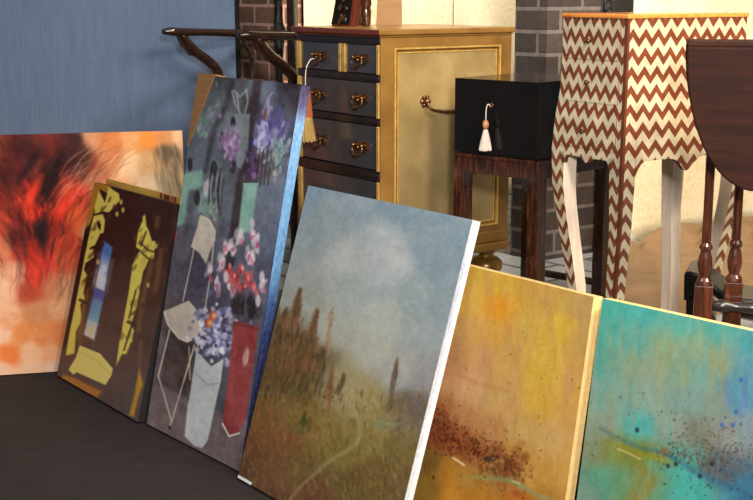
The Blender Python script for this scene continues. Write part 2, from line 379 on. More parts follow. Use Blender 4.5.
def art_embers():
    a = Art(-140, 120, 200, 395, 1)
    a.base([(0,142,(120,52,40)),(20,150,(92,36,30)),(40,143,(135,48,38)),(60,145,(88,38,34)),(75,141,(62,36,34)),(90,138,(190,130,95)),(110,140,(196,116,66)),(130,138,(215,150,95)),(150,140,(228,138,60)),(165,138,(204,135,84)),(181,138,(228,178,138)),(165,153,(98,80,62)),(178,165,(150,122,98)),(150,162,(215,165,112)),(130,166,(226,184,142)),(112,158,(190,118,76)),
      (8,170,(104,38,32)),(30,165,(112,40,34)),(50,168,(72,28,28)),(70,160,(58,30,32)),(85,165,(110,66,55)),(97,175,(172,102,76)),(10,195,(132,40,30)),(26,198,(236,56,32)),(32,214,(228,50,28)),(14,215,(108,34,30)),(45,196,(78,28,28)),(47,180,(36,24,28)),(60,205,(195,46,28)),(70,195,(204,62,42)),(76,220,(216,82,42)),(4,225,(196,72,46)),(25,236,(138,36,30)),(40,230,(60,28,28)),(55,230,(150,40,28)),(66,240,(198,62,36)),(35,250,(192,42,30)),(20,250,(170,52,38)),(3,250,(204,118,86)),(45,264,(194,46,36)),(61,262,(192,76,48)),(35,276,(196,46,36)),(30,292,(172,68,50)),(14,275,(216,152,122)),(4,290,(226,172,142)),(52,285,(192,112,76)),(62,290,(200,142,102)),
      (10,320,(224,168,132)),(35,315,(192,128,86)),(60,310,(212,152,112)),(3,335,(226,176,146)),(20,335,(216,132,76)),(45,336,(212,130,78)),(60,336,(206,120,70)),(9,356,(222,118,58)),(30,355,(222,168,132)),(50,355,(216,152,112)),(3,373,(228,180,152)),(30,373,(222,176,146)),(55,371,(216,176,150)),
      (150,190,(222,190,152)),(170,185,(150,130,100)),(120,190,(216,160,116)),(90,230,(210,140,90)),(90,300,(214,160,120)),(140,300,(216,170,130)),(140,360,(220,172,140)),(-30,150,(120,50,40)),(-40,220,(150,50,40)),(-50,290,(222,166,130)),(-60,360,(224,176,146)),(-110,160,(200,120,80)),(-110,250,(222,170,135)),(-110,350,(226,180,150))], 3.2, 6)
    r = a.rng
    for _ in range(300):                        # sweeping hair-like marks gathered towards the lower middle
        x = r.normal(38, 34); y = r.normal(195, 36)
        if y > 282 or y < 128: continue
        k = (x - 40) / 60.0; L = r.uniform(10, 34)
        dx = -k * L * 0.55; ctr = (x + dx * 0.4 + r.normal() * 3, y + L * 0.5); end = (x + dx, y + L * (1 - 0.2 * abs(k)))
        c = [(30, 20, 24), (66, 26, 26), (196, 44, 30), (238, 70, 40), (120, 36, 30), (150, 44, 34), (20, 16, 20)][r.integers(7)]
        a.curve([(x, y), ctr, end], r.uniform(0.6, 5.0), c, r.uniform(0.08, 0.32), 4.5)
    for _ in range(230):
        x = r.normal(38, 26); y = r.normal(200, 34)
        if y > 278 or y < 132: continue
        k = (x - 42) / 50.0; L = r.uniform(8, 26); bow = r.normal() * 4
        a.curve([(x, y), (x - k * L * .3 + bow, y + L * .5), (x - k * L * .7 + bow * .3, y + L)], r.uniform(.6, 2.4), [(24, 16, 20), (60, 22, 24), (186, 40, 30), (96, 28, 30), (16, 12, 18), (70, 26, 28)][r.integers(6)], r.uniform(.2, .55), 1.8)
    for cx, cy, q in ((20,150,18),(8,178,15),(70,152,14),(40,150,14),(16,238,11),(48,186,11),(84,158,9)): a.oval(cx, cy, q, q * 1.1, (52, 22, 26), .55, 1.2)
    for p in ([(52,160),(46,172),(43,188),(47,200)], [(44,215),(42,232),(40,246)], [(40,150),(30,165),(20,180)], [(64,150),(54,172),(50,190)], [(34,222),(42,240),(44,256)]):
        a.curve(p, 9, (20, 16, 20), 0.7, 7)
    for p in ([(36,190),(28,200),(26,212),(32,220)], [(42,176),(34,190),(28,204)], [(70,196),(62,210),(56,222)], [(28,262),(36,276),(34,288)]):
        a.curve(p, 9, (236, 58, 34), 0.6, 7)
    for _ in range(70):                         # thin dark sweeps across the upper right
        x = r.uniform(70, 140); y = r.uniform(134, 186); L = r.uniform(12, 34)
        a.curve([(x, y), (x - L * .45, y + L * .28), (x - L * .8, y + L * .8)], r.uniform(.5, 1.4), [(60, 40, 34), (120, 70, 50), (230, 180, 140)][r.integers(3)], r.uniform(.15, .45), 1.6)
    for _ in range(40):
        x = r.uniform(150, 182); y = r.uniform(138, 182)
        a.curve([(x, y), (x + 3, y + 9), (x + 4, y + 22)], r.uniform(1, 3.5), [(70, 62, 52), (110, 94, 70), (210, 180, 140)][r.integers(3)], .35, 2)
    for _ in range(40):
        x = r.normal(42, 16); a.curve([(x, 262), (x + r.normal() * 2, 276), (x + r.normal() * 4, r.uniform(280, 310))], r.uniform(.5, 1.2), [(120, 60, 44), (200, 60, 44), (110, 96, 84)][r.integers(3)], .45, .8)
    a.wash(30, 14, (208, 118, 62), 0.1, 0.6, .5, np.clip((a.Y - 305) / 15, 0, 1) * np.clip((355 - a.Y) / 15, 0, 1))
    a.grain(9, 9, 9); a.grain(3, 3, 5); a.calm(.95)
    return a

def art_window():
    a = Art(45, 170, 190, 435, 2)
    a.base([(110,190,(44,28,26)),(160,210,(46,30,28)),(125,240,(48,30,28)),(120,280,(62,42,40)),(150,290,(58,40,36)),(120,320,(72,52,48)),(150,330,(66,52,48)),(120,350,(80,62,58)),(110,390,(86,70,66)),(140,400,(84,74,70)),(70,350,(84,62,52)),(62,375,(84,66,60)),(165,230,(44,30,28)),(95,260,(40,26,24)),(175,215,(42,28,28))], 3, 12)  # browns lighten downwards: a reflection on the picture painted into its colour
    ochre, yel = (160, 114, 42), (204, 190, 88)
    a.poly([(92,180),(111,186),(109,194),(100,189),(90,225),(84,231)], ochre)
    a.poly([(85,229),(90,224),(77.5,297),(66,345),(63,350),(72,300)], (26, 20, 22))
    a.poly([(98.7,190),(105,203),(108.7,187),(119,193.7),(120,200),(113.7,207.5),(108.7,212.5),(102.5,211),(95,214),(94.5,207)], yel)
    a.poly([(93.7,216),(102.5,214),(105,220),(103.7,232.5),(100,234),(95,245),(90,247.5),(86,257),(84,262),(88,240)], yel)
    a.poly([(97,220),(101,224),(100.5,231),(97.5,227)], (34, 24, 22))
    a.poly([(86,250),(93,249),(94,257),(85.5,263),(84,270),(87,275),(84,290),(85,301),(80,304),(82.4,320),(76,331),(74.3,353.5),(65.7,355.5),(70,330),(77,296)], yel, 1, 1.4)
    for p in ([(88,290),(83,318),(80,344)], [(84,300),(81,325),(77,340)]): a.stroke(p, 2.2, (120, 84, 40), .8, 1.2)
    a.stroke([(80,300),(86,303)], 3, (50, 32, 26), .9)
    sea = [(103.7,240),(113,247),(109,268),(104,300),(94.6,341),(83,335),(92.5,297)]
    a.poly(sea, (66, 110, 174))
    a.poly([(100,254),(111.5,261),(104.8,293),(94.2,288)], (150, 168, 200), .8, 8)
    for x, y, q in ((100,274,4),(103,280,4),(98,282,4),(104,268,3),(101,288,3.5)): a.oval(x, y, q, q * 1.3, (206, 208, 214), .8, .9)
    a.poly([(94.6,287),(105,291.5),(103,302),(92,297)], (74, 86, 146), 1, 1.4)
    a.poly([(92,297),(103,302),(98,326),(86.6,320)], (80, 118, 162), 1, 2, (112, 164, 180))
    a.poly([(86.8,318),(98.6,324),(94.6,341),(83,335)], (160, 176, 178), 1, 3, (214, 188, 168))
    a.stroke(sea + sea[:1], 1.4, (58, 44, 44), .7, 1.2)
    a.poly([(145,214),(146.5,226),(149,231),(152,241),(155.5,241),(154,258),(148,262),(143,272),(138,300),(136.5,312),(131,325),(134,331),(127,354),(122,354),(116,366),(119,344),(128,296),(132.5,265),(140,250),(136,247),(138,232)], yel, 1, 1.4)
    for p in ([(141,243),(148,250),(155,252)], [(139,250),(152,262)], [(146,232),(141,246)], [(140,300),(132,324),(124,350)], [(136,290),(129,318)], [(150,258),(140,290)]): a.stroke(p, 1.8, (46, 32, 26), .8, 1)
    a.stroke([(128,322),(135,325)], 3, (50, 34, 28), .9)
    for p in ([(152,262),(146,282),(143,300)], [(158,218),(157,226)], [(143,300),(138,330)], [(161,250),(156,290)]): a.stroke(p, 4, (140, 96, 52), .5, 4)
    a.poly([(79.7,345.4),(100,353.5),(112.7,368.4),(111.6,375),(105.4,385),(77,372.4),(73,374.5),(68.4,369.7),(75.7,357.6)], (212, 198, 112))
    a.stroke([(79,352),(98,361),(110,374)], 1, (180, 162, 84), .6)
    a.poly([(63.5,374),(77,379),(101.4,391.4),(97,397.5),(60,380)], (172, 112, 52), .95, 3)
    a.poly([(139,368),(143,384.6),(138,398),(133.8,417),(129,415),(135,392.7)], (180, 136, 46), .95, 2.4)
    a.stroke([(141,340),(139,372)], 3, (126, 92, 52), .5, 3)
    for cx, cy, n, sx, sy in ((108, 205, 10, 8, 10), (95, 240, 12, 4, 16), (86, 285, 12, 3, 14), (145, 250, 16, 5, 16), (136, 300, 12, 4, 18), (126, 345, 8, 3, 10)):
        a.dabs(n, cx, cy, sx, sy, [(50, 34, 28), (66, 48, 30), (90, 70, 36)], 2.6, .6, .5, 2.4)
    for x, y in ((121,202),(123,210),(117,214),(98,262),(92,330),(144,218),(156,246),(148,285),(131,340)): a.oval(x, y, 1.6, 2.6, (204, 190, 92), .8, .6)
    a.wash(10, 30, (112, 80, 56), .1, .8, .45, np.clip((a.X - 135) / 10, 0, 1) * np.clip((360 - a.Y) / 30, 0, 1))
    a.grain(6, 10, 6); a.grain(2, 2, 4)
    return a

def art_sunlit():
    a = Art(45, 165, 195, 435, 12)
    a.base([(100,180,(160,116,50)),(140,190,(178,140,66)),(170,198,(160,116,60)),(120,300,(120,90,50)),(90,400,(90,66,50))], 3, 10)
    a.poly([(104,174),(182,196),(182,203),(104,181)], (186, 148, 72), .8, 2)
    for x, c in ((161, (90, 40, 30)), (165, (60, 26, 24)), (168, (56, 24, 22)), (172, (150, 60, 44)), (175, (90, 56, 40))): a.oval(x, 193 + (x - 150) * .28, 1.4, 4, c, .9)
    a.grain(8, 8, 6)
    return a

def art_flowers():
    a = Art(125, 60, 325, 490, 3)
    a.base([(205,85,(62,62,72)),(230,82,(58,58,66)),(262,88,(84,92,112)),(292,90,(50,44,50)),(195,130,(74,86,96)),(205,160,(86,94,110)),(235,125,(94,104,114)),(222,150,(70,72,85)),(248,110,(56,48,54)),(246,165,(60,52,58)),(265,130,(86,96,126)),(286,140,(72,74,100)),(185,192,(88,104,114)),(200,200,(92,110,118)),(215,220,(80,82,96)),(235,210,(88,92,108)),(250,220,(95,100,116)),(270,200,(98,108,130)),(282,230,(86,96,122)),(180,245,(80,76,90)),(172,272,(70,68,80)),(200,265,(68,66,82)),(230,260,(78,82,100)),(165,312,(85,72,78)),(180,335,(62,52,52)),(158,345,(92,82,86)),(163,382,(98,82,87)),(185,365,(70,58,58)),(158,412,(100,84,88)),(180,428,(102,88,90)),(230,445,(100,84,88)),(246,400,(70,68,82)),(225,380,(70,72,82)),(252,330,(75,72,86)),(270,280,(78,80,102)),(210,340,(70,70,88)),(200,300,(66,64,80))], 3.2, 7)
    D = (40, 36, 42)
    a.poly([(200,84),(250,86),(238,220),(180,236),(176,190)], (88, 99, 110), .5, 16); a.poly([(262,88),(292,92),(276,250),(250,250)], (86, 96, 116), .45, 12)
    a.stroke([(258,78),(250,125),(244,165),(236,215),(230,262)], 9, (54, 44, 50), .9, 3)
    a.stroke([(232,82),(226,105),(214,130),(205,170)], 5, (46, 44, 52), .7, 4)
    a.poly([(235,113),(250,113),(248,151),(241,168),(236,165)], (106, 116, 124), .95, 2)
    for p in ([(232,90),(235,103),(240,112)], [(246,88),(248,100),(245,112)], [(234,90),(240,96),(247,89)], [(237,95),(239,108)]): a.stroke(p, 1.4, (152, 152, 158), .7, 1)
    a.oval(233, 122, 2.6, 6, (32, 30, 38), .9); a.oval(222, 138, 2.5, 7, (36, 34, 40), .8); a.oval(214, 168, 3.5, 8, (36, 34, 40), .8); a.oval(233, 165, 3.5, 8, (40, 36, 42), .8); a.oval(190, 164, 2.4, 7, (36, 36, 44), .8)
    a.dabs(90, 230, 143, 4.5, 8.5, [(134,108,160),(172,144,182),(98,74,118),(120,88,130)], 3.2, .8)
    a.dabs(60, 198, 117, 6, 10, [(72,104,94),(120,140,138),(58,84,76),(92,112,112)], 3, .7, .5, 2.4)
    a.dabs(26, 215, 104, 5, 7, [(110,120,128),(84,90,100)], 2.6, .7, .6, 2.8)
    a.dabs(150, 273, 128, 8, 9, [(88,82,142),(122,116,178),(166,162,204),(66,62,112),(78,72,126)], 3.6, .85, .15, 2.2)
    a.dabs(24, 262, 140, 3, 6, [(184,178,214),(150,140,200)], 2.6, .85, .3, 2.4)
    a.stroke([(272,92),(268,98),(269,110),(266,118)], 2, (150, 145, 150), .7, 1.4); a.stroke([(266,108),(264,118)], 3, (112, 44, 48), .7, 2)
    a.dabs(45, 253, 166, 4, 8, [(88,66,108),(110,84,130),(70,50,84)], 3, .8)
    a.dabs(60, 279, 152, 5, 9, [(90,130,120),(122,156,150),(70,96,100),(150,160,170)], 2.6, .75, .2, 2.2)
    a.dabs(22, 273, 170, 3, 6, [(146,146,150),(90,90,96)], 2.4, .8, .2, 2)
    for x in (258, 262, 266, 270): a.stroke([(x + 2, 148), (x, 165), (x - 2, 184)], 1.4, (62, 44, 44), .7, 1)
    a.poly([(181.6,173),(202,169),(203.5,184),(192,191),(189.5,221),(176,226)], (112, 156, 142), .95, 3)
    a.poly([(199,192),(208,190),(206,214),(198,211)], (110, 150, 140), .7, 3)
    a.stroke([(192,192),(188,222),(184,240)], 7, (74, 70, 84), .8, 4)
    a.oval(197, 197, 3.2, 8, (44, 42, 50), .9); a.oval(207, 187, 3.6, 9, (176, 170, 180), .85, .5, .15)
    for k in range(9):
        x = 209 + k * 1.6; a.stroke([(x + 2, 168 + k % 3 * 5), (x, 190), (x + r_(k) * 3, 214)], 1.3, [(34,32,40),(120,124,130),(50,46,54)][k % 3], .7, 1)
    a.dabs(30, 212, 210, 4, 7, [(122,150,136),(90,110,104),(150,152,140)], 2.8, .7, .2, 2)
    a.poly([(243.4,183),(258,183),(251,230),(238,234)], (114, 160, 148), .95, 2)
    a.stroke([(244,183),(258,183)], 2, (130, 170, 160), .8, 1)
    a.poly([(201,215),(209.4,219),(215,229.7),(214.5,240),(209.4,252),(206,264),(199,252),(191,246),(194,236)], (172, 162, 152))
    a.stroke([(201,215),(209.4,219),(215,230),(214.5,240)], 1.2, (206, 190, 160), .9, .8)
    a.poly([(191,247),(199,252),(206,263),(203,300),(184,300)], (60, 56, 74), .9, 2)
    wire = (176, 164, 146)
    for p in ([(200,216),(192,258),(183,300)], [(215,230),(211,270),(203,322)], [(169.7,329),(158.3,375),(171.6,420.7),(169.8,425)], [(194.4,344.6),(171.6,420.7)], [(189,346),(190,379)]): a.stroke(p, 1.3, wire, .9, .9)
    a.oval(174.4, 235.5, 2.4, 4.6, (166, 62, 68), .9)
    for i, (x, y) in enumerate(((232,246),(226,244),(241,238),(252.6,232),(250.6,257),(221.7,263),(210,270),(248,252),(217,284),(232,286),(263,284),(256,243))):
        a.dabs(9, x, y, 1.5, 3.4, [(196,184,194),(172,162,176),(206,196,200),(150,140,158)], 3.6, .85, .1, 2.2); a.dabs(4, x + .6, y + 4, 1, 2, [(190,86,118),(160,70,100)], 2.4, .8, .1, 2)
    a.dabs(40, 246, 306, 7, 8, [D, (52, 42, 46), (64, 50, 52)], 5, .9)
    for x, y in ((230,269),(241,269),(240,286),(253,288),(247,278),(234,278)):
        a.dabs(10, x, y, 2, 2.8, [(186,62,64),(156,50,54),(204,84,80),(120,40,46)], 3.6, .85, .2, 1.6); a.dabs(2, x + 1, y - 2, 1, 1.6, [(222,130,132)], 2, .7)
    for x, y in ((262,276),(226,276),(258,300)): a.oval(x, y, 2.6, 6, (200, 190, 196), .8, .5)
    a.poly([(158,383),(189,398),(187,330),(168,332)], (60, 48, 48), .6, 6)
    a.poly([(157,384),(190,399),(224,413),(250,421),(240,475),(140,424)], (102, 86, 90), .9, 3)
    for p in ([(169.7,329),(158.3,375),(171.6,420.7),(169.8,425)], [(194.4,344.6),(171.6,420.7)]): a.stroke(p, 1.3, wire, .9, .9)
    a.oval(169.6, 427, 1.2, 2.4, (40, 34, 36), .9)
    a.poly([(164,310.4),(188.7,299.8),(196.3,308.5),(205.8,333),(186.8,341),(179,337),(167.8,323.7)], (172, 162, 150))
    a.stroke([(164,311),(168,324),(179,337.5),(187,341),(206,333)], 1.8, (198, 188, 172), .9, 1)
    a.dabs(190, 216, 332, 10, 14, [(150,150,196),(202,202,222),(92,92,142),(172,170,206),(74,72,110)], 4.2, .85, 0, 1.2)
    for x, y in ((209,322),(213,315)): a.oval(x, y, 3.5, 5, (190, 84, 54), .9, .5); a.oval(x + 1, y, 1.6, 2.4, (214, 168, 70), .9)
    for x, y in ((205,338),(216,345),(224,330),(221,356),(228,345)): a.oval(x, y, 1.6, 1.8, (54, 46, 76), .9)
    a.poly([(196.3,350),(202,356),(211.5,365.6),(223.7,358),(221,379),(207.7,439.7),(202,447.3),(194.4,445.4),(185,436),(188.7,401.7)], (162, 170, 174), 1, 1.2)
    a.stroke([(196,373),(208,384),(220,382)], 1.2, (126, 132, 138), .8, 1); a.stroke([(189,402),(186,434)], 3, (186, 192, 194), .5, 2.5)
    a.poly([(234.4,320),(258.3,325.6),(246,417),(238,432),(230.5,434),(223,422.6),(226.7,386.5)], (134, 52, 54), 1, 1.2)
    a.stroke([(234,322),(258,328)], 3, (104, 44, 48), .8, 1); a.stroke([(236,330),(229,420)], 4, (152, 64, 64), .4, 4)
    a.stroke([(222.5,423),(229,435.5),(239,432.5)], 1.6, (216, 206, 200), .9, .8)
    a.oval(246, 356, 2.8, 9, (184, 158, 146), .85, .5, .15); a.stroke([(246,348),(245,364)], .9, (150, 84, 76), .8)
    a.grain(14, 26, 12); a.grain(7, 12, 11); a.grain(2.5, 3.5, 11); a.calm(.84)
    return a

def r_(k): return math.sin(k * 12.9898) * 0.9

def art_meadow():
    a = Art(225, 175, 490, 585, 4)
    a.base([(310,192,(112,130,146)),(350,200,(118,134,146)),(400,205,(112,130,144)),(460,225,(108,126,140)),(330,215,(126,136,142)),(305,240,(122,134,140)),(300,270,(136,142,142)),(380,242,(142,150,154)),(390,265,(146,153,156)),(345,260,(148,154,155)),(430,240,(118,132,142)),(440,270,(112,127,137)),(420,290,(126,140,143)),(350,290,(140,148,148)),(300,300,(135,138,132)),(330,330,(145,149,142)),(380,320,(148,153,148)),(420,330,(130,139,140)),(440,310,(118,131,139)),(370,350,(150,151,142)),(400,372,(140,142,140)),(422,380,(124,124,126)),(290,345,(108,98,76)),(273,350,(82,68,46)),(300,352,(98,84,58)),(318,362,(94,84,60)),(337,380,(134,126,96)),(350,392,(140,128,96)),(365,402,(136,126,86)),(382,420,(126,113,74)),(265,382,(92,72,44)),(290,390,(108,88,50)),(260,412,(102,74,44)),(300,415,(112,95,52)),(320,430,(117,98,54)),(290,440,(107,77,47)),(255,450,(94,64,44)),(245,472,(87,62,47)),(275,470,(102,70,52)),(300,470,(97,82,50)),(340,450,(107,95,50)),(370,440,(117,104,57)),(400,420,(107,97,70)),(395,450,(102,88,52)),(380,470,(97,78,44)),(350,485,(92,75,44)),(310,490,(97,65,47)),(400,485,(92,75,47)),(412,405,(86,80,76)),(330,530,(88,66,44)),(390,540,(84,66,44)),(260,500,(86,60,46))], 3.4, 13)
    r = a.rng
    a.wash(34, 26, (160, 164, 167), .15, .8, .3, np.clip((350 - a.Y) / 60, 0, 1))
    a.wash(40, 30, (98, 122, 138), .2, .8, .35, np.clip((330 - a.Y) / 60, 0, 1))
    for x, y, q in ((388,240,13),(392,262,14),(376,250,10),(342,260,9),(404,266,9),(350,246,8)): a.oval(x, y, q, q * .9, (170, 174, 176), .14, 1.8)
    for x, y in ((382,232),(396,240),(388,252),(398,262)): a.oval(x, y, 6, 5, (188, 187, 186), .22, 1.6)
    def tree(x0, y0, x1, y1, w, cols, n):
        for _ in range(n):
            t = r.random(); x = x0 + (x1 - x0) * t + r.normal() * w * (0.25 + .75 * t); y = y0 + (y1 - y0) * t
            L = r.uniform(4, 12); a.stroke([(x, y), (x - L * .22 + r.normal() * .8, y + L)], r.uniform(1, 2.6), cols[r.integers(len(cols))], r.uniform(.25, .6), 1.8)
    rust = [(116, 78, 54), (102, 68, 46), (132, 94, 68), (84, 64, 44)]; olive = [(66, 56, 38), (84, 72, 46), (100, 84, 52), (56, 46, 34), (112, 84, 54)]
    tree(288, 306, 262, 392, 13, olive + rust[:2], 420); tree(304, 330, 290, 396, 12, olive, 260); tree(322, 345, 312, 392, 9, olive, 120); tree(300, 345, 286, 392, 13, olive, 160)
    tree(300, 288, 288, 372, 5.5, rust + olive[:2], 260); tree(317, 308, 306, 376, 5, rust + olive[:2], 210); tree(334, 302, 328, 345, 2, [(150, 120, 96), (132, 100, 74)], 24)
    tree(333, 366, 330, 398, 3, rust, 50); tree(270, 320, 262, 360, 4, olive + rust, 50); tree(344, 372, 338, 396, 3, olive, 30)
    tree(398, 356, 389, 408, 1.9, [(96, 80, 66), (110, 84, 66), (82, 70, 60)], 70); tree(408, 388, 402, 424, 2.6, [(96, 84, 74), (110, 92, 76)], 40); tree(424, 396, 416, 424, 7, [(92, 84, 82), (84, 76, 72)], 60)
    for _ in range(1500):                       # grass marks
        x = r.uniform(232, 440); y = r.uniform(392, 560)
        L = r.uniform(3, 9); c = [(128, 112, 56), (96, 78, 42), (84, 60, 40), (118, 84, 50), (138, 124, 70), (74, 60, 36), (110, 100, 50)][r.integers(7)]
        a.stroke([(x, y), (x + r.normal() * 1.5 - 1, y - L)], r.uniform(.8, 2.2), c, r.uniform(.15, .45), 1.4)
    for _ in range(130):
        x = r.normal(268, 24); y = r.normal(440, 22); L = r.uniform(4, 10)
        a.stroke([(x, y), (x - 1.5, y - L)], r.uniform(1.4, 3), [(134, 82, 50), (120, 70, 46)][r.integers(2)], .3, 2)
    a.curve([(351,402),(356,414),(360,428),(358,440),(346,451),(330,460),(313,475),(298,489),(286,505)], 3.6, (150, 136, 98), .55, 3.5)
    a.dabs(40, 384, 424, 8, 3, [(120,134,104),(108,120,84),(90,112,84)], 2.2, .6, .6, 1.4)
    a.dabs(24, 304, 424, 7, 4, [(64,66,36),(78,80,44)], 3, .6); a.dabs(40, 340, 398, 12, 5, [(148,140,106),(150,134,90)], 2.6, .5, .6, 1.2)
    a.grain(6, 9, 7); a.grain(2.2, 3, 9)
    return a

def art_gold():
    a = Art(325, 225, 610, 615, 5)
    a.base([(475,275,(186,150,60)),(500,280,(192,152,54)),(530,285,(182,140,60)),(560,295,(176,140,66)),(585,305,(166,132,78)),(468,300,(192,152,66)),(499,310,(210,142,34)),(495,330,(192,142,60)),(470,330,(186,146,82)),(530,320,(186,150,66)),(560,330,(192,156,54)),(580,340,(176,140,72)),(450,350,(176,130,82)),(480,360,(186,140,92)),(510,360,(186,146,72)),(545,370,(192,156,60)),(575,380,(182,140,76)),(440,380,(190,140,96)),(470,390,(190,146,102)),(500,400,(186,146,86)),(540,400,(192,152,60)),(570,410,(186,140,72)),(435,408,(168,108,66)),(460,420,(172,118,72)),(490,430,(172,122,72)),(520,430,(186,146,82)),(555,440,(190,150,86)),(432,434,(124,66,34)),(455,440,(144,80,42)),(480,455,(144,94,52)),(510,460,(172,126,56)),(428,460,(122,92,42)),(450,470,(176,122,44)),(470,480,(162,122,52)),(500,477,(152,112,52)),(530,480,(186,140,62)),(555,480,(186,140,66)),(430,490,(140,108,42)),(450,495,(194,130,42)),(480,495,(174,114,36)),(520,497,(176,98,36)),(545,495,(168,118,46)),(500,560,(172,124,52)),(420,560,(160,116,46)),(400,400,(180,136,80)),(370,300,(186,146,70)),(380,480,(150,110,46))], 3.4, 12)
    a.wash(9, 80, (210, 168, 58), .1, .9, .4, np.clip((430 - a.Y) / 40, 0, 1)); a.wash(9, 60, (172, 130, 92), .15, .8, .5, np.clip((460 - a.Y) / 40, 0, 1))
    a.wash(5, 46, (206, 120, 34), .3, .9, .5)
    a.curve([(450,372),(480,384),(512,392)], 3, (170, 110, 60), .4, 4)
    path = [(428,416),(440,428),(460,440),(482,452),(502,462),(520,474)]
    a.speck(260, path, (10, 9), [(130,66,34),(150,84,46),(120,58,32)], 7, .45); a.speck(1100, path[:5], (12, 8), [(84,36,20),(66,30,20),(120,54,26),(40,24,20),(150,78,36)], 1.5, .8); a.speck(60, path[1:5], (9, 6), [(60,28,20),(96,42,24)], 2.6, .7); a.speck(300, [(488,452),(512,466),(524,476)], (7, 4), [(50,36,30),(80,50,32),(104,60,34)], 1.4, .8)
    a.speck(60, [(430,380),(500,420),(560,440)], (20, 20), [(70,44,28),(110,70,40)], 1.6, .7); a.speck(70, [(500,290),(540,330),(570,400)], (22, 26), [(96,70,36),(70,50,30)], 1.4, .6); a.speck(50, [(440,480),(520,490)], (18, 8), [(84,36,20),(60,30,24)], 1.8, .7)
    a.curve([(470,476),(488,478),(508,480),(524,488),(540,496),(560,502)], 5.5, (132, 142, 92), .75, 4)
    a.stroke([(453,458),(458,461),(464,465)], 2, (222, 196, 160), .9, 1); a.stroke([(513,481),(520,484)], 1.6, (190, 180, 140), .8)
    a.oval(488, 459, 4, 3, (60, 50, 48), .8, .6); a.dabs(24, 500, 470, 9, 4, [(70,48,32),(90,60,40)], 2.2, .7)
    a.grain(5, 16, 10); a.grain(2, 3, 7); a.calm(.95)
    return a

def art_teal():
    a = Art(550, 285, 1030, 840, 6)
    a.base([(610,305,(70,164,150)),(640,310,(70,164,156)),(680,325,(82,164,152)),(720,335,(78,160,152)),(750,345,(72,150,152)),(605,330,(80,160,146)),(635,340,(92,160,146)),(665,346,(132,156,124)),(690,345,(128,156,128)),(720,355,(118,150,132)),(745,360,(86,142,152)),(600,360,(88,156,142)),(628,362,(116,152,130)),(646,370,(134,152,130)),(680,372,(124,152,130)),(705,368,(106,156,148)),(718,362,(150,146,98)),(740,385,(88,130,160)),(750,368,(84,140,162)),(595,400,(118,156,144)),(620,400,(118,156,142)),(650,400,(128,156,142)),(690,400,(118,150,142)),(715,410,(118,140,128)),(742,400,(88,130,168)),(600,425,(138,150,130)),(640,425,(74,166,162)),(670,425,(138,150,136)),(700,430,(118,124,108)),(730,430,(134,140,132)),(750,425,(118,140,150)),(595,450,(128,140,112)),(610,450,(128,134,52)),(640,456,(120,126,52)),(655,472,(130,130,66)),(680,466,(68,160,152)),(690,490,(68,166,158)),(720,472,(80,92,102)),(740,492,(58,110,142)),(600,480,(88,150,122)),(620,482,(98,150,112)),(640,492,(134,136,72)),(588,496,(118,150,132)),(680,560,(80,150,140)),(780,420,(110,140,150)),(800,340,(74,150,156)),(820,500,(80,140,140)),(920,450,(96,150,140)),(980,600,(84,140,130)),(900,640,(110,146,110)),(960,380,(78,156,150)),(620,580,(110,140,90))], 3.4, 14)
    a.wash(6, 60, (150, 150, 104), .15, .8, .55, np.clip((a.Y - 318) / 20, 0, 1) * np.clip((440 - a.Y) / 20, 0, 1)); a.wash(8, 50, (62, 160, 152), .2, .8, .5)
    a.wash(16, 40, (84, 124, 172), .1, .9, .3, np.clip((a.X - 715) / 25, 0, 1) * np.clip((440 - a.Y) / 30, 0, 1))
    for x, y, L in ((671,322,60),(700,330,44),(712,335,80),(630,348,50),(660,345,70),(684,352,50),(722,360,60)): a.curve([(x, y), (x - 1, y + L * .5), (x - 4, y + L)], 5, (160, 148, 88), .32, 5)
    for _ in range(60):
        x = a.rng.uniform(590, 790); y = a.rng.uniform(310, 560); L = a.rng.uniform(12, 40)
        a.stroke([(x, y), (x - L * .1, y + L)], a.rng.uniform(1, 4), [(90,170,160),(130,150,120),(70,140,150),(150,150,110)][a.rng.integers(4)], .25, 2.5)
    line = [(600,428),(618,438),(640,448),(660,452),(676,460),(690,468),(706,478),(722,484),(745,493),(790,510)]
    a.curve(line, 6, (52, 100, 120), .55, 5); a.curve([(x, y + 6) for x, y in line[1:5]], 7, (140, 138, 40), .7, 5)
    a.stroke([(618,449),(628,453),(640,459)], 2, (190, 178, 110), .8, 1.2); a.curve([(690,470),(712,482),(745,496)], 7, (56, 104, 146), .4, 7); a.poly([(645,460),(690,472),(735,496),(700,520),(640,510),(660,480)], (70, 168, 156), .5, 10)
    ru = [(84,54,38),(104,74,54),(60,44,40),(126,100,78)]
    a.speck(260, [(690,460),(702,448),(730,452),(745,470)], (13, 12), ru, 2.2, .5); a.speck(420, [(665,450),(690,456),(712,470)], (7, 4), ru, 1.5, .7)
    a.speck(620, [(690,440),(712,446),(735,446),(752,462)], (15, 15), [(50,42,44),(84,60,44),(110,92,74),(128,110,90)], 1.4, .75); a.speck(90, [(600,425),(700,430)], (30, 18), [(54,66,76),(90,80,60)], 1.6, .7); a.speck(60, [(660,470),(740,495)], (16, 10), [(40,44,60),(70,50,44)], 2, .8)
    for x, y in ((637,430),(700,476),(668,466),(676,464),(712,464)): a.oval(x, y, 2.2, 2.6, (40, 50, 58), .85, .5)
    for x, y in ((733,425),(722,425),(741,380),(736,412)): a.oval(x, y, 2, 2.6, (48, 92, 176), .8, .6)
    a.oval(665, 451, 3.6, 3.4, (134, 104, 78), .8, .6)
    a.grain(5, 14, 9); a.grain(2, 3, 8); a.calm(.94)
    return a

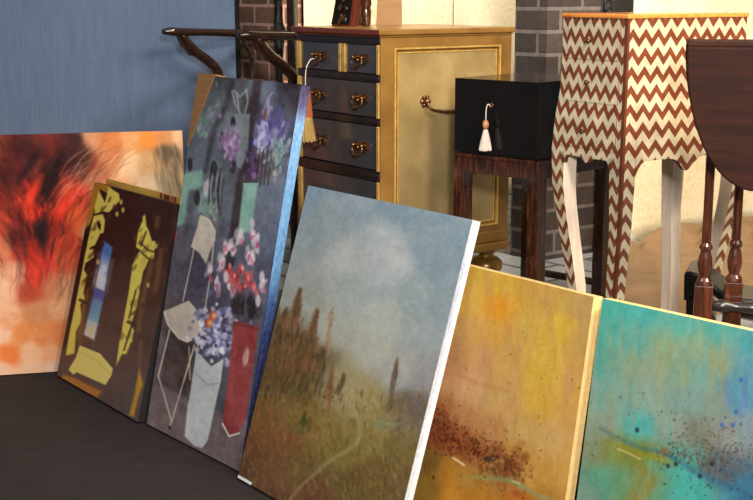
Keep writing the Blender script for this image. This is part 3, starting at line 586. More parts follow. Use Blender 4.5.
def picture(label, bl, yaw, lean, w, h, t, quad, art, nu, nv, gain, mat, edge_mat, side=None, group=None):
    """a stretched canvas standing on its lower back edge and leaning back"""
    T = thing('painting', label, 'painting', (bl[0], bl[1], t * math.sin(lean)), -yaw, 'paintings leaning in a row', -lean)
    Hm = unit_to_quad(quad)
    def col(u, v):
        p = np.stack([u, v, np.ones_like(u)], -1) @ Hm.T; return art.sample(p[..., 0] / p[..., 2], p[..., 1] / p[..., 2])
    paint_grid('painted_front', nu, nv, lambda u, v: (u * w, u * 0, v * h), col, mat, T, gain)
    bm = bmesh.new(); e = 0.0015
    bx(bm, 0, w, e, t * .92, h - .004, h); bx(bm, 0, w, e, t * .92, 0, .004)
    bx(bm, 0, .004, e, t * .92, .004, h - .004)
    if side is None: bx(bm, w - .004, w, e, t * .92, .004, h - .004)
    bx(bm, .004, w - .004, e, e + .003, .004, h - .004)
    obj('canvas_edge', bm, edge_mat, T)
    if side is not None:
        pts, sg = side[:2]; vs = np.array([p[0] for p in pts]); cs = np.array([p[1] for p in pts], float)
        rng = np.random.default_rng(7)
        def scol(u, v):
            c = np.stack([np.interp(v, vs, cs[:, k]) for k in range(3)], -1)
            if len(side) > 2: c = np.where((u > side[3])[..., None], np.array(side[2], float), c)
            n = rng.normal(size=v.shape); n = (n + np.roll(n, 1, 0) + np.roll(n, 2, 0)) * 5
            return c + n[..., None]
        paint_grid('painted_side', 8, 260, lambda u, v: (u * 0 + w, e + u * t * .92, v * h), scol, mat, T, sg)
    for nm, (x0, x1, z0, z1) in (('lower', (.006, w - .006, .006, .05)), ('upper', (.006, w - .006, h - .05, h - .006)), ('near', (.006, .05, .051, h - .051)), ('far', (w - .05, w - .006, .051, h - .051))):
        bm = bmesh.new(); bx(bm, x0, x1, e + .004, t, z0, z1); obj('stretcher_bar', bm, M['pine'], T)
    return T

# ------------------------------------------------------------------ setting
STAGE = 0.52
def structure(name, bm, mat, **k):
    o = obj(name, bm, mat, None, **k); o['kind'] = 'structure'; return o

bm = bmesh.new(); bx(bm, -5, 5, -2, 7.5, -0.1, 0); structure('floor', bm, M['carpet'])
bm = bmesh.new()
edge_a = (-.641, 4.310); edge_m = (.539, 2.811); edge_b = (1.92, 1.339)
slab(bm, [edge_a, edge_m, edge_b, (3.6, 1.5), (3.6, 6.25), (-.66, 6.25)], 0.0, STAGE)
structure('floor_stage', bm, M['stone'])
bm = bmesh.new(); bx(bm, -5, 5, 6.3, 6.42, 0, 3.2); structure('wall_back', bm, M['grey_wall'])

def brick_run(name, pts, mat, z0, z1, thick=0.11):
    """upright brick wall following a plan line, laid in real metres"""
    bm = bmesh.new(); uv = bm.loops.layers.uv.new('UVMap'); run = 0.0
    P = [Vector((x, y, 0)) for x, y in pts]; n = len(P); offs = []
    for i in range(n):
        a = (P[i] - P[i - 1]).normalized() if i else None; b = (P[i + 1] - P[i]).normalized() if i < n - 1 else None
        t = ((a or b) + (b or a)).normalized(); nn = Vector((-t.y, t.x, 0)); k = nn.dot(Vector((-(b or a).y, (b or a).x, 0)))
        offs.append(P[i] + nn * (thick / max(k, .35)))
    loop = [(p, None) for p in P] + [(q, None) for q in offs[::-1]]
    ring = [p for p, _ in loop]; m = len(ring)
    for i in range(m):
        a, b = ring[i], ring[(i + 1) % m]; L = (b - a).length
        vs = [bm.verts.new((a.x, a.y, z0)), bm.verts.new((b.x, b.y, z0)), bm.verts.new((b.x, b.y, z1)), bm.verts.new((a.x, a.y, z1))]
        f = bm.faces.new(vs)
        for l, (uu, vv) in zip(f.loops, ((run, z0), (run + L, z0), (run + L, z1), (run, z1))): l[uv].uv = (uu, vv)
        run += L
    bmesh.ops.remove_doubles(bm, verts=bm.verts[:], dist=1e-5)
    f = bm.faces.new([v for v in sorted([v for v in bm.verts if v.co.z > (z0 + z1) / 2], key=lambda v: min(range(m), key=lambda i: (ring[i].xy - v.co.xy).length))])
    return structure(name, bm, mat)
brick_run('wall_middle', [(.482, 4.414), (.580, 4.316), (.788, 4.462)], M['brick_dark'], STAGE, 2.5)
brick_run('wall_left', [(-.640, 5.496), (-.395, 5.204)], M['brick_red'], STAGE, 2.5)

# blue cloth display panel behind the first picture
bp = thing('display_panel', 'tall blue cloth-covered display panel standing behind the paintings at the left', 'panel', (-.541, 5.021, 0), math.atan2(.2286, .974))
bm = bmesh.new(); bx(bm, -2.6, -.018, 0, .03, .03, 2.5); obj('cloth_face', bm, M['blue_cloth'], bp)
for x0, x1 in ((-.018, 0), (-2.618, -2.6)):
    bm = bmesh.new(); bx(bm, x0, x1, -.004, .034, .03, 2.5); obj('edge_trim', bm, M['black_trim'], bp, bevel=.002)
for x0, x1 in ((-2.5, -2.42), (-.5, -.42)):
    bm = bmesh.new(); bx(bm, x0, x1, -.0, .25, 0, .03); obj('foot', bm, M['black_trim'], bp)

def sheet(name, label, p0, L, z0, z1, mat, yaw, amp, group=None, seed=1, thick=.004):
    """hanging sheet of paper with soft waves; its own thickness"""
    o = thing(name, label, 'paper', (p0[0], p0[1], z0), yaw, group)
    nx, nz = 40, 30; bm = bmesh.new(); rnd = random.Random(seed); ph = [rnd.uniform(0, 6) for _ in range(6)]
    def yy(u, v): return amp * (math.sin(u * 9 + ph[0] + v * 1.5) + .6 * math.sin(u * 17 + ph[1] - v * 2) + .4 * math.sin(v * 8 + ph[2]))
    A = [[bm.verts.new((L * i / nx, yy(i / nx, j / nz), (z1 - z0) * j / nz)) for i in range(nx + 1)] for j in range(nz + 1)]
    for j in range(nz):
        for i in range(nx): bm.faces.new((A[j][i], A[j][i + 1], A[j + 1][i + 1], A[j + 1][i]))
    s = obj('paper_sheet', bm, mat, o, smooth=True); md = s.modifiers.new('Solidify', 'SOLIDIFY'); md.thickness = thick; md.offset = 1
    return o
BY = R(36); BG = 'cream backdrop papers'
sheet('paper_backdrop', 'cream backdrop paper hanging behind the dark carved legs and cardboard on the gold chest', (-.30, 5.25), .795, STAGE, 2.4, M['cream'], BY, .004, BG, 1)
sheet('paper_backdrop', 'cream backdrop paper hanging between the seam above the gold chest and the dark brick pier', (.348, 5.712), .50, STAGE, 2.4, M['cream'], BY, .004, BG, 2)
sheet('paper_backdrop', 'large cream backdrop paper hanging behind the zigzag cabinet and the drop-leaf table', (.945, 4.65), 1.9, STAGE, 2.4, M['cream'], R(35), .008, BG, 3)

def plastic(label, x, y, w, z1, seed):
    o = thing('plastic_sheeting', label, 'plastic sheeting', (x, y, STAGE), R(-10), 'strips of black plastic'); rnd = random.Random(seed)
    nz, n = 70, 16; bm = bmesh.new(); rings = []
    for j in range(nz + 1):
        z = (z1 - STAGE) * j / nz; k = 1 + .25 * math.sin(z * 23 + seed) + .12 * math.sin(z * 51)
        rings.append([bm.verts.new((w / 2 * k * math.cos(2 * PI * i / n) * (1 + .18 * rnd.uniform(-1, 1)), w * .35 * math.sin(2 * PI * i / n) * (1 + .35 * rnd.uniform(-1, 1)), z)) for i in range(n)])
    for a, b in zip(rings, rings[1:]):
        for i in range(n): bm.faces.new((a[i], a[(i + 1) % n], b[(i + 1) % n], b[i]))
    bm.faces.new(rings[0][::-1]); bm.faces.new(rings[-1])
    obj('crinkled_sheet', bm, M['plastic'], o, smooth=True); return o
plastic('strip of crinkled black plastic hanging beside the brick behind the armchair', -.392, 5.10, .036, 2.4, 3)
plastic('strip of crinkled black plastic at the edge of the dark brick pier', .808, 4.44, .030, 2.4, 8)
bm = bmesh.new()
po = thing('wooden_post', 'dark brown wooden post standing between the black plastic and the gold chest', 'post', (-.335, 5.06, STAGE), R(-20))
bx(bm, -.018, .018, -.018, .018, .02, 1.9); obj('shaft', bm, M['dark_wood'], po, bevel=.004)
bm = bmesh.new(); bx(bm, -.045, .045, -.045, .045, 0, .02); obj('base_block', bm, M['mahogany'], po, bevel=.003)

# brown paper spread on the stage
kp = thing('kraft_paper', 'crumpled brown kraft paper spread on the stage under the zigzag cabinet', 'paper', (.905, 4.575, STAGE), R(35))
bm = bmesh.new(); nu, nv = 70, 44; rnd = random.Random(5); G = []
peaks = [(rnd.uniform(0, 1), rnd.uniform(0, .42), rnd.uniform(.05, .14), rnd.uniform(-.02, .040)) for _ in range(34)]
for j in range(nv + 1):
    row = []
    for i in range(nu + 1):
        u, v = i / nu, j / nv
        z = sum(h * max(0, 1 - math.hypot((u - a) * 1.7, v - b) / (r * 1.4)) for a, b, r, h in peaks)
        z = max(z, 0) * min(1, max(0, (.36 - v) / .14)) + max(0, 1 - v / .22) ** 1.4 * .034 * min(1, max(0, u - .02) * 6)
        row.append(bm.verts.new((1.55 * u - 1.10 * v + .012 * math.sin(j * 1.3), -.88 * v + .012 * math.sin(i * .9), .0012 + z)))
    G.append(row)
for j in range(nv):
    for i in range(nu):
        a, b, c, d = G[j][i], G[j][i + 1], G[j + 1][i + 1], G[j + 1][i]
        bm.faces.new((a, b, c)); bm.faces.new((a, c, d))
obj('paper_sheet', bm, M['kraft'], kp)

# ------------------------------------------------------------------ gold and black chest of drawers
def basis(yaw): return Vector((math.cos(yaw), -math.sin(yaw), 0)), Vector((math.sin(yaw), math.cos(yaw), 0))
def at_corner(corner, yaw, w, d, z):
    X, Y = basis(yaw); p = Vector((corner[0], corner[1], z)) - X * (w / 2) + Y * (d / 2); return tuple(p)

CW, CD = .465, .525
chest = thing('chest_of_drawers', 'gold chest with dark drawers and gilt side panel standing behind the meadow painting', 'chest of drawers', at_corner((.013, 3.79), R(54), CW, CD, STAGE), R(-54))
hx, hy = CW / 2, CD / 2
bm = bmesh.new(); bx(bm, -hx + .004, hx - .006, -hy + .014, hy, .13, .798); obj('carcass', bm, M['brown_lacquer'], chest)
def fbox(bm, x0, x1, z0, z1, y0=-.002, y1=.016, mi=0): bx(bm, x0, x1, -hy + y0, -hy + y1, z0, z1, mi)
for z0, z1 in ((.775, .798), (.662, .683), (.530, .551), (.359, .389), (.150, .182)):
    bm = bmesh.new(); fbox(bm, -hx + .002, hx - .006, z0, z1, .0, .014)
    rl = obj('drawer_rail', bm, M['brown_lacquer'], chest, bevel=.0015)
    bm = bmesh.new(); fbox(bm, -hx + .004, hx - .008, (z0 + z1) / 2 - .005, (z0 + z1) / 2 + .005, -.003, .002); obj('bead_moulding', bm, M['brown_lacquer'], rl, bevel=.0015)
rows = [(.683, .775), (.551, .662), (.389, .530), (.182, .359)]
def gilt(x0, x1, z0, z1):
    bm = bmesh.new(); fbox(bm, x0, x0 + (x1 - x0) * .36, z0, z1, -.004, .014); fbox(bm, x0 + (x1 - x0) * .64, x1, z0, z1, -.004, .014); fbox(bm, x0, x1, z0, z1, .004, .014)
    obj('gilt_strip', bm, M['gold_bright'], chest, bevel=.001)
for z0, z1 in rows:
    gilt(-hx + .002, -hx + .018, z0 + .002, z1 - .002); gilt(hx - .018, hx - .007, z0 + .002, z1 - .002)
gilt(.010, .045, rows[0][0] + .002, rows[0][1] - .002)
def pull(parent, x, z, s=1.0):
    """bat-wing back plate, two posts, swinging bail"""
    bm = bmesh.new()
    half = [(0, .016), (.010, .013), (.018, .019), (.030, .022), (.041, .014), (.037, .004), (.043, -.004), (.034, -.013), (.022, -.009), (.012, -.018), (0, -.023)]
    out = [(x + px * s, z + pz * s) for px, pz in half] + [(x - px * s, z + pz * s) for px, pz in half[-2:0:-1]]
    prism(bm, out, -hy + .002, -hy - .0035)
    for sx in (-1, 1):
        tube(bm, [(x + sx * .027 * s, -hy, z + .006), (x + sx * .027 * s, -hy - .014, z + .006)], [.005, .0065], 10, 1)
        bmesh.ops.create_icosphere(bm, subdivisions=2, radius=.0065 * s, matrix=Matrix.Translation((x + sx * .027 * s, -hy - .015, z + .006)))
        bmesh.ops.create_icosphere(bm, subdivisions=1, radius=.005 * s, matrix=Matrix.Translation((x + sx * .014 * s, -hy - .005, z - .002)))
    tube(bm, [(x - .027 * s, -hy - .014, z + .004), (x - .031 * s, -hy - .018, z - .010), (x - .018 * s, -hy - .021, z - .021), (x, -hy - .022, z - .025), (x + .018 * s, -hy - .021, z - .021), (x + .031 * s, -hy - .018, z - .010), (x + .027 * s, -hy - .014, z + .004)], [.003, .0034, .0042, .005, .0042, .0034, .003], 8, 4)
    obj('pull', bm, M['brass'], parent, smooth=False)
def drawer(x0, x1, z0, z1, pulls):
    bm = bmesh.new(); fbox(bm, x0, x1, z0 + .003, z1 - .003, .003, .30)
    dr = obj('drawer', bm, M['black_lacquer'], chest, bevel=.003)
    for x in pulls: pull(dr, x, (z0 + z1) / 2 - .001, .84)
drawer(-hx + .020, .008, *rows[0], [-.099]); drawer(.047, hx - .020, *rows[0], [.130])
for r in rows[1:]: drawer(-hx + .020, hx - .020, *r, [-.103, .130])
# right side: gilt frame and panel
def sbox(bm, a0, a1, z0, z1, x0=-.006, x1=.0): bx(bm, hx + x0, hx + x1, -hy + a0, -hy + a1, z0, z1)
bm = bmesh.new(); sbox(bm, 0, .050, .13, .798); sbox(bm, .478, CD, .13, .798); sbox(bm, .050, .478, .13, .178); sbox(bm, .050, .478, .765, .798); obj('side_frame', bm, M['gold'], chest, bevel=.002)
for nm, q, t, x1, mt in (('panel_moulding', 0, .006, .003, M['gold_bright']), ('panel_groove', .0065, .007, -.0035, M['gold_dark']), ('panel_bead', .014, .004, -.001, M['gold_bright'])):
    bm = bmesh.new(); a0, a1, z0, z1 = .050 + q, .478 - q, .178 + q, .765 - q
    sbox(bm, a0, a0 + t, z0, z1, -.006, x1); sbox(bm, a1 - t, a1, z0, z1, -.006, x1); sbox(bm, a0 + t, a1 - t, z0, z0 + t, -.006, x1); sbox(bm, a0 + t, a1 - t, z1 - t, z1, -.006, x1)
    obj(nm, bm, mt, chest)
bm = bmesh.new(); sbox(bm, .052, .476, .180, .763, -.012, -.004); obj('side_panel', bm, M['gold_panel'], chest)
bm = bmesh.new()
for a in (.172, .356):
    yc = -hy + a
    for k in range(6):
        an = PI * k / 3; bmesh.ops.create_icosphere(bm, subdivisions=1, radius=.008, matrix=Matrix.Translation((hx + .000, yc + .013 * math.cos(an), .598 + .013 * math.sin(an))))
    bmesh.ops.create_icosphere(bm, subdivisions=2, radius=.009, matrix=Matrix.Translation((hx + .008, yc, .598)))
tube(bm, [(hx + .010, -hy + .172, .596), (hx + .018, -hy + .180, .575), (hx + .022, -hy + .215, .566), (hx + .022, -hy + .264, .562), (hx + .022, -hy + .313, .566), (hx + .018, -hy + .348, .575), (hx + .010, -hy + .356, .596)], [.004, .005, .006, .0075, .006, .005, .004], 10, 5)
obj('lifting_handle', bm, M['brass'], chest, smooth=True)
# left side, top, base, feet
bm = bmesh.new(); bx(bm, -hx, -hx + .006, -hy, hy, .13, .798); obj('side_board', bm, M['gold'], chest)
bm = bmesh.new(); bx(bm, -hx - .014, hx + .014, -hy - .016, hy + .004, .803, .820); bx(bm, -hx - .006, hx + .006, -hy - .008, hy, .796, .803)
bm.normal_update()
for f in bm.faces:
    if f.normal.y < -.5: f.material_index = 1
obj('top', bm, [M['gold'], M['red_wood']], chest, bevel=.005)
bm = bmesh.new(); bx(bm, -hx - .010, hx + .010, -hy - .010, hy, .090, .118); bx(bm, -hx - .003, hx + .003, -hy - .003, hy, .118, .158); obj('base_moulding', bm, M['gold'], chest, bevel=.006)
for sx in (-1, 1):
    for sy in (-1, 1):
        bm = bmesh.new(); lathe(bm, [(.028, 0), (.046, .007), (.056, .026), (.054, .044), (.040, .058), (.026, .063), (.024, .070), (.032, .076), (.038, .091)], sx * (hx - .050), sy * (hy - .050)); obj('bun_foot', bm, M['gold_dark'], chest, smooth=True)

def tassel(label, p, cord_pts, head_z, skirt_top, skirt_bot, r0, r1, m_skirt, m_head, m_low=None, low=None):
    o = thing('tassel', label, 'tassel', p, 0, 'hanging tassels')
    bm = bmesh.new(); tube(bm, cord_pts, .0016, 8, 6); obj('cord', bm, M['white_thread'], o, smooth=True)
    bm = bmesh.new(); h = head_z
    lathe(bm, [(.003, h + .014), (.008, h + .008), (.0095, h), (.008, h - .008), (.003, h - .014)], 0, 0, 18); obj('bead', bm, m_head, o, smooth=True)
    def skirt(za, zb, ra, rb, mat, nm):
        bm = bmesh.new(); n = 44; rings = []
        for k in range(9):
            t = k / 8; z = za + (zb - za) * t; r = ra + (rb - ra) * (t ** .8)
            rings.append([bm.verts.new(((r * (1 + .09 * (i % 2) * t)) * math.cos(2 * PI * i / n), (r * (1 + .09 * (i % 2) * t)) * math.sin(2 * PI * i / n), z - (.003 * (i % 3) if k == 8 else 0))) for i in range(n)])
        for a, b in zip(rings, rings[1:]):
            for i in range(n): bm.faces.new((a[i], a[(i + 1) % n], b[(i + 1) % n], b[i]))
        bm.faces.new(rings[0][::-1]); bm.faces.new(rings[-1]); obj(nm, bm, mat, o)
    skirt(skirt_top, skirt_bot, r0, r1, m_skirt, 'skirt')
    if m_low: skirt(skirt_bot + .004, low, r1 * .92, r1 * 1.5, m_low, 'fringe')
    return o
X54, Y54 = basis(R(54))
pp = Vector((.013, 3.79, 0)) - X54 * .316 - Y54 * .066
tassel('orange and yellow tassel hanging from the upper left drawer pull of the chest', (pp.x, pp.y, 1.247),
       [(.028, .030, -.006), (.016, .020, -.008), (.004, .004, -.03), (0, 0, -.06), (0, 0, -.098)], -.104, -.108, -.185, .016, .020, M['orange_thread'], M['orange_thread'], M['yellow_thread'], -.262)

# carved stool and cardboard standing on the chest
TOP = STAGE + .82
cs = thing('carved_stool', 'dark carved wooden stool with gilt marks standing on the gold chest', 'stool', (-.10, 4.21, TOP), R(-30))
bm = bmesh.new(); bx(bm, -.13, .17, -.10, .10, .36, .40); obj('seat', bm, M['mahogany'], cs, bevel=.006)
bm = bmesh.new(); prism(bm, [(-.045, 0), (.042, 0), (.056, .09), (.066, .20), (.09, .36), (-.05, .36), (-.03, .20), (-.026, .09)], -.025, .012); leg = obj('leg', bm, M['red_wood'], cs, bevel=.004)
bm = bmesh.new(); prism(bm, [(-.040, .006), (.030, .006), (.040, .09), (.050, .20), (.07, .355), (-.045, .355), (-.026, .20), (-.021, .09)], -.031, -.025)
for k in range(9):
    z = .02 + k * .036; bmesh.ops.create_icosphere(bm, subdivisions=2, radius=.012, matrix=Matrix.Translation((.004 + z * .12, -.031, z)) @ Matrix.Diagonal((1.2, .5, 1, 1)))
obj('carved_face', bm, M['box_black'], leg)
bm = bmesh.new()
for k, (x, z) in enumerate(((-.004, .016), (.005, .030), (.000, .062), (.010, .088))):
    box(bm, (x, -.038, z), (.010, .005, .020), rot=Matrix.Rotation(R(35 - 50 * (k % 2)), 4, 'Y'))
obj('gilt_mark', bm, M['brass'], leg, bevel=.001)
bm = bmesh.new(); lathe(bm, [(.012, 0), (.015, .01), (.016, .05), (.014, .06), (.017, .07), (.016, .2), (.014, .36)], .094, -.03, 20); obj('leg', bm, M['mahogany'], cs, smooth=True)
bm = bmesh.new(); lathe(bm, [(.012, 0), (.015, .01), (.016, .2), (.014, .36)], .01, .075, 20); obj('leg', bm, M['mahogany'], cs, smooth=True)
cb = thing('cardboard_panel', 'brown cardboard panel standing upright on the gold chest top', 'cardboard', (.046, 4.30, TOP), R(5), None, R(-4))
bm = bmesh.new(); prism(bm, [(-.047, 0), (.040, 0), (.040, .5), (-.028, .5), (-.040, .12)], -.004, .004); obj('board', bm, M['cardboard'], cb)
bm = bmesh.new(); bx(bm, -.02, .01, .004, .10, .012, .018); obj('foot', bm, M['cardboard'], cb)

# ------------------------------------------------------------------ black lacquer box on its stand
X42, Y42 = basis(R(42))
bw, bd = .295, .385
bz = .9851
lb = thing('lacquer_box', 'black lacquer box with a white key tassel resting on the dark wooden stand', 'box', at_corner((.45, 3.50), R(42), bw, bd, bz), R(-42))
bm = bmesh.new(); bx(bm, -bw / 2, bw / 2, -bd / 2, bd / 2, .001, .1496); obj('body', bm, M['box_black'], lb, bevel=.0006)
bm = bmesh.new(); bx(bm, -bw / 2, bw / 2, -bd / 2, bd / 2, .1498, .218); obj('lid', bm, M['box_black'], lb, bevel=.0006)
bm = bmesh.new(); lathe(bm, [(.010, 0), (.010, .003)], 0, 0, 20); bmesh.ops.rotate(bm, verts=bm.verts[:], cent=(0, 0, 0), matrix=Matrix.Rotation(R(90), 3, 'X')); bmesh.ops.translate(bm, verts=bm.verts[:], vec=(-.002, -bd / 2, .147)); obj('lock_plate', bm, M['black_gloss'], lb)
bm = bmesh.new(); tube(bm, [(-.002, -bd / 2, .147), (-.002, -bd / 2 - .016, .147)], .0022, 8, 1); tube(bm, [(-.002 + .007 * math.cos(a * PI / 6), -bd / 2 - .016, .147 + .007 * math.sin(a * PI / 6)) for a in range(13)], .0015, 6, 1); obj('key', bm, M['brass'], lb)
kp_ = Vector((.45, 3.50, 0)) - X42 * (.149 + .006) - Y42 * .018
tassel('white tassel with a wooden bead hanging from the key of the black box', (kp_.x - .009, kp_.y, 1.129),
       [(.014, 0, 0), (.006, -.002, .006), (.001, 0, -.006), (0, 0, -.04)], -.052, -.066, -.122, .006, .0172, M['white_thread'], M['bead'])
sw, sd, sh = .305, .405, .461
st = thing('wooden_stand', 'dark mahogany stand on square legs carrying the black lacquer box', 'stand', at_corner((.455, 3.49), R(42), sw, sd, STAGE + .003), R(-42))
a, b = sw / 2, sd / 2
bm = bmesh.new(); bx(bm, -a, a, -b, b, sh - .012, sh); obj('top', bm, M['mahogany'], st, bevel=.003)
bm = bmesh.new()
for s in (-1, 1):
    bx(bm, -a + .036, a - .036, s * (b - .011) - .009, s * (b - .011) + .009, sh - .055, sh - .012); bx(bm, s * (a - .011) - .009, s * (a - .011) + .009, -b + .05, b - .05, sh - .055, sh - .012)
obj('apron', bm, M['mahogany'], st, bevel=.002)
for sx in (-1, 1):
    for sy in (-1, 1):
        bm = bmesh.new(); x0 = sx * a; y0 = sy * b
        bx(bm, min(x0, x0 - sx * .036), max(x0, x0 - sx * .036), min(y0, y0 - sy * .05), max(y0, y0 - sy * .05), 0, sh - .012)
        lg = obj('leg', bm, M['mahogany'], st, bevel=.003)
        bm = bmesh.new(); q = -sx
        prism(bm, [(x0 + q * .036, sh - .055), (x0 + q * .076, sh - .055), (x0 + q * .072, sh - .062), (x0 + q * .060, sh - .064), (x0 + q * .062, sh - .074), (x0 + q * .052, sh - .078), (x0 + q * .050, sh - .092), (x0 + q * .036, sh - .098)], sy * (b - .005), sy * (b - .016))
        obj('carved_bracket', bm, M['brown_lacquer'], lg)
bm = bmesh.new()
bx(bm, -a + .036, a - .036, b - .03, b - .012, .03, .05); obj('stretcher', bm, M['mahogany'], st, bevel=.002)

# ------------------------------------------------------------------ zigzag inlaid cabinet
ZW, ZD, ZH = .240, .432, .873
zc = thing('cabinet', 'tall brown and cream zigzag inlaid cabinet on curved legs behind the turquoise painting', 'cabinet', at_corner((.623, 3.143), R(57), ZW, ZD, STAGE + .003), R(-57))
def swell(z): return .42 * float(np.interp((z - .1116) / .88, [0, .03, .12, .21, .30, .36, .455, .55, .64, .73, .87], [-.072, -.068, -.040, -.008, .018, .030, .036, .026, .006, .001, 0]))
def legw(z): return float(np.interp((z - .1116) / .88, [0, .1, .25, .40, .455], [.034, .036, .040, .046, .048]))
def swelly(z): return swell(z) * (1 if swell(z) > 0 else .66)
zx, zy = ZW / 2, ZD / 2
def strip(bm, uv, quads):
    for pts, uvs, mi in quads:
        f = bm.faces.new([bm.verts.new(p) for p in pts]); f.material_index = mi; f.smooth = False
        for l, c in zip(f.loops, uvs): l[uv].uv = c
SIDES = {'front': lambda s, z, o=0: (s * (zx + swell(z)), -(zy + swelly(z)) - o), 'right': lambda s, z, o=0: ((zx + swell(z)) + o, s * (zy + swelly(z))),
         'back': lambda s, z, o=0: (-s * (zx + swell(z)), (zy + swelly(z)) + o), 'left': lambda s, z, o=0: (-(zx + swell(z)) - o, -s * (zy + swelly(z)))}
US = {'front': 1.28, 'right': 1.0, 'back': 1.28, 'left': 1.0}
HALF = {'front': zx, 'right': zy, 'back': zx, 'left': zy}
bm = bmesh.new(); uv = bm.loops.layers.uv.new('UVMap')
zs = list(np.linspace(.512, .862, 22))
for nm, fn in SIDES.items():
    H = HALF[nm]
    for z0, z1 in zip(zs, zs[1:]):
        for s0, s1 in zip(np.linspace(-1, 1, 9), np.linspace(-1, 1, 9)[1:]):
            pts = [(*fn(s0, z0), z0), (*fn(s1, z0), z0), (*fn(s1, z1), z1), (*fn(s0, z1), z1)]
            strip(bm, uv, [(pts, [(s0 * H * US[nm], z0), (s1 * H * US[nm], z0), (s1 * H * US[nm], z1), (s0 * H * US[nm], z1)], 0)])
    def zb(s):
        e = 1 - legw(.50) / (H + .03)
        pend = .036 if nm in ('right', 'left') else .014
        q = abs(s) / e
        return .505 - pend * math.exp(-(s / .13) ** 2) - .040 * max(0, (q - .80) / .20) ** 2
    e = 1 - (legw(.50)) / (H + .033); ss = np.linspace(-e, e, 37)
    for s0, s1 in zip(ss, ss[1:]):
        b0, b1 = zb(s0), zb(s1)
        for off, mi in ((0, 0), (-.014, 1)):
            pts = [(*fn(s0, b0, off), b0), (*fn(s1, b1, off), b1), (*fn(s1, .512, off), .512), (*fn(s0, .512, off), .512)]
            strip(bm, uv, [(pts, [(s0 * H * US[nm], b0), (s1 * H * US[nm], b1), (s1 * H * US[nm], .512), (s0 * H * US[nm], .512)], mi)])
        pts = [(*fn(s0, b0), b0), (*fn(s1, b1), b1), (*fn(s1, b1, -.014), b1), (*fn(s0, b0, -.014), b0)]
        strip(bm, uv, [(pts, [(0, 0)] * 4, 1)])
q = [(*SIDES['front'](-1, .512), .513), (*SIDES['front'](1, .512), .513), (*SIDES['back'](-1, .512), .513), (*SIDES['back'](1, .512), .513)]
strip(bm, uv, [(q, [(0, 0)] * 4, 1)])
bmesh.ops.remove_doubles(bm, verts=bm.verts[:], dist=1e-5)
obj('carcass', bm, [M['zigzag'], M['plain_brown']], zc)
for sx in (-1, 1):
    for sy in (-1, 1):
        bm = bmesh.new(); uv = bm.loops.layers.uv.new('UVMap'); zz = list(np.linspace(0, .5115, 30))
        def ring(z):
            o = swell(z); l = legw(z); X, Y = sx * (zx + o), sy * (zy + swelly(z)); return [(X, Y, z), (X - sx * l, Y, z), (X - sx * l, Y - sy * l, z), (X, Y - sy * l, z)]
        for z0, z1 in zip(zz, zz[1:]):
            A, B = ring(z0), ring(z1)
            for k in range(4):
                k2 = (k + 1) % 4; ax = 0 if k in (0, 2) else 1; half = (zx if ax == 0 else zy)
                # outer faces carry the inlay, inner faces stay plain
                fx = lambda p: ((p[0] - sx * (swell(p[2]))) * 1.28 if ax == 0 else (p[1] - sy * swelly(p[2])))
                strip(bm, uv, [([A[k], A[k2], B[k2], B[k]], [(fx(A[k]), z0), (fx(A[k2]), z0), (fx(B[k2]), z1), (fx(B[k]), z1)], 0 if k in (0, 3) else 1)])
        strip(bm, uv, [(ring(0), [(0, 0)] * 4, 1), (ring(.5115), [(0, 0)] * 4, 1)])
        bmesh.ops.remove_doubles(bm, verts=bm.verts[:], dist=1e-5)
        obj('leg', bm, [M['zigzag'], M['bone']], zc)
for z0, z1, kz in ((.758, .852, .804), (.648, .747, .699), (.530, .637, .573)):
    bm = bmesh.new(); uv = bm.loops.layers.uv.new('UVMap'); fn = SIDES['front']; e = .80
    zl = list(np.linspace(z0, z1, 8))
    for a0, a1 in zip(zl, zl[1:]):
        pts = [(*fn(-e, a0, .002), a0), (*fn(e, a0, .002), a0), (*fn(e, a1, .002), a1), (*fn(-e, a1, .002), a1)]
        strip(bm, uv, [(pts, [(-e * zx * 1.28, a0), (e * zx * 1.28, a0), (e * zx * 1.28, a1), (-e * zx * 1.28, a1)], 0)])
        for s in (-e, e):
            strip(bm, uv, [([(*fn(s, a0, .002), a0), (*fn(s, a1, .002), a1), (*fn(s, a1, -.002), a1), (*fn(s, a0, -.002), a0)], [(0, 0)] * 4, 1)])
    for zq in (z0, z1): strip(bm, uv, [([(*fn(-e, zq, .002), zq), (*fn(e, zq, .002), zq), (*fn(e, zq, -.002), zq), (*fn(-e, zq, -.002), zq)], [(0, 0)] * 4, 1)])
    bmesh.ops.remove_doubles(bm, verts=bm.verts[:], dist=1e-5)
    dr = obj('drawer', bm, [M['zigzag'], M['plain_brown']], zc)
    bm = bmesh.new(); lathe(bm, [(.003, 0), (.003, .006), (.006, .009), (.0065, .012), (.005, .015), (.0015, .0165)], 0, 0, 16)
    bmesh.ops.rotate(bm, verts=bm.verts[:], cent=(0, 0, 0), matrix=Matrix.Rotation(R(90), 3, 'X')); bmesh.ops.translate(bm, verts=bm.verts[:], vec=(-.01, fn(0, kz)[1] - .001, kz)); obj('knob', bm, M['brass'], dr, smooth=True)
bm = bmesh.new()                                   # dark banding down the front corner
zl = list(np.linspace(.003, .861, 44)); P_ = []
for z in zl:
    X_, Y_ = zx + swell(z), -(zy + swelly(z)); P_.append([bm.verts.new(q) for q in ((X_ - .009, Y_ - .0015, z), (X_ + .0015, Y_ - .0015, z), (X_ + .0015, Y_ + .006, z), (X_ - .002, Y_ + .003, z))])
for q0, q1 in zip(P_, P_[1:]):
    for k in range(4): bm.faces.new((q0[k], q0[(k + 1) % 4], q1[(k + 1) % 4], q1[k]))
bm.faces.new(P_[0][::-1]); bm.faces.new(P_[-1]); obj('corner_banding', bm, M['plain_brown'], zc)
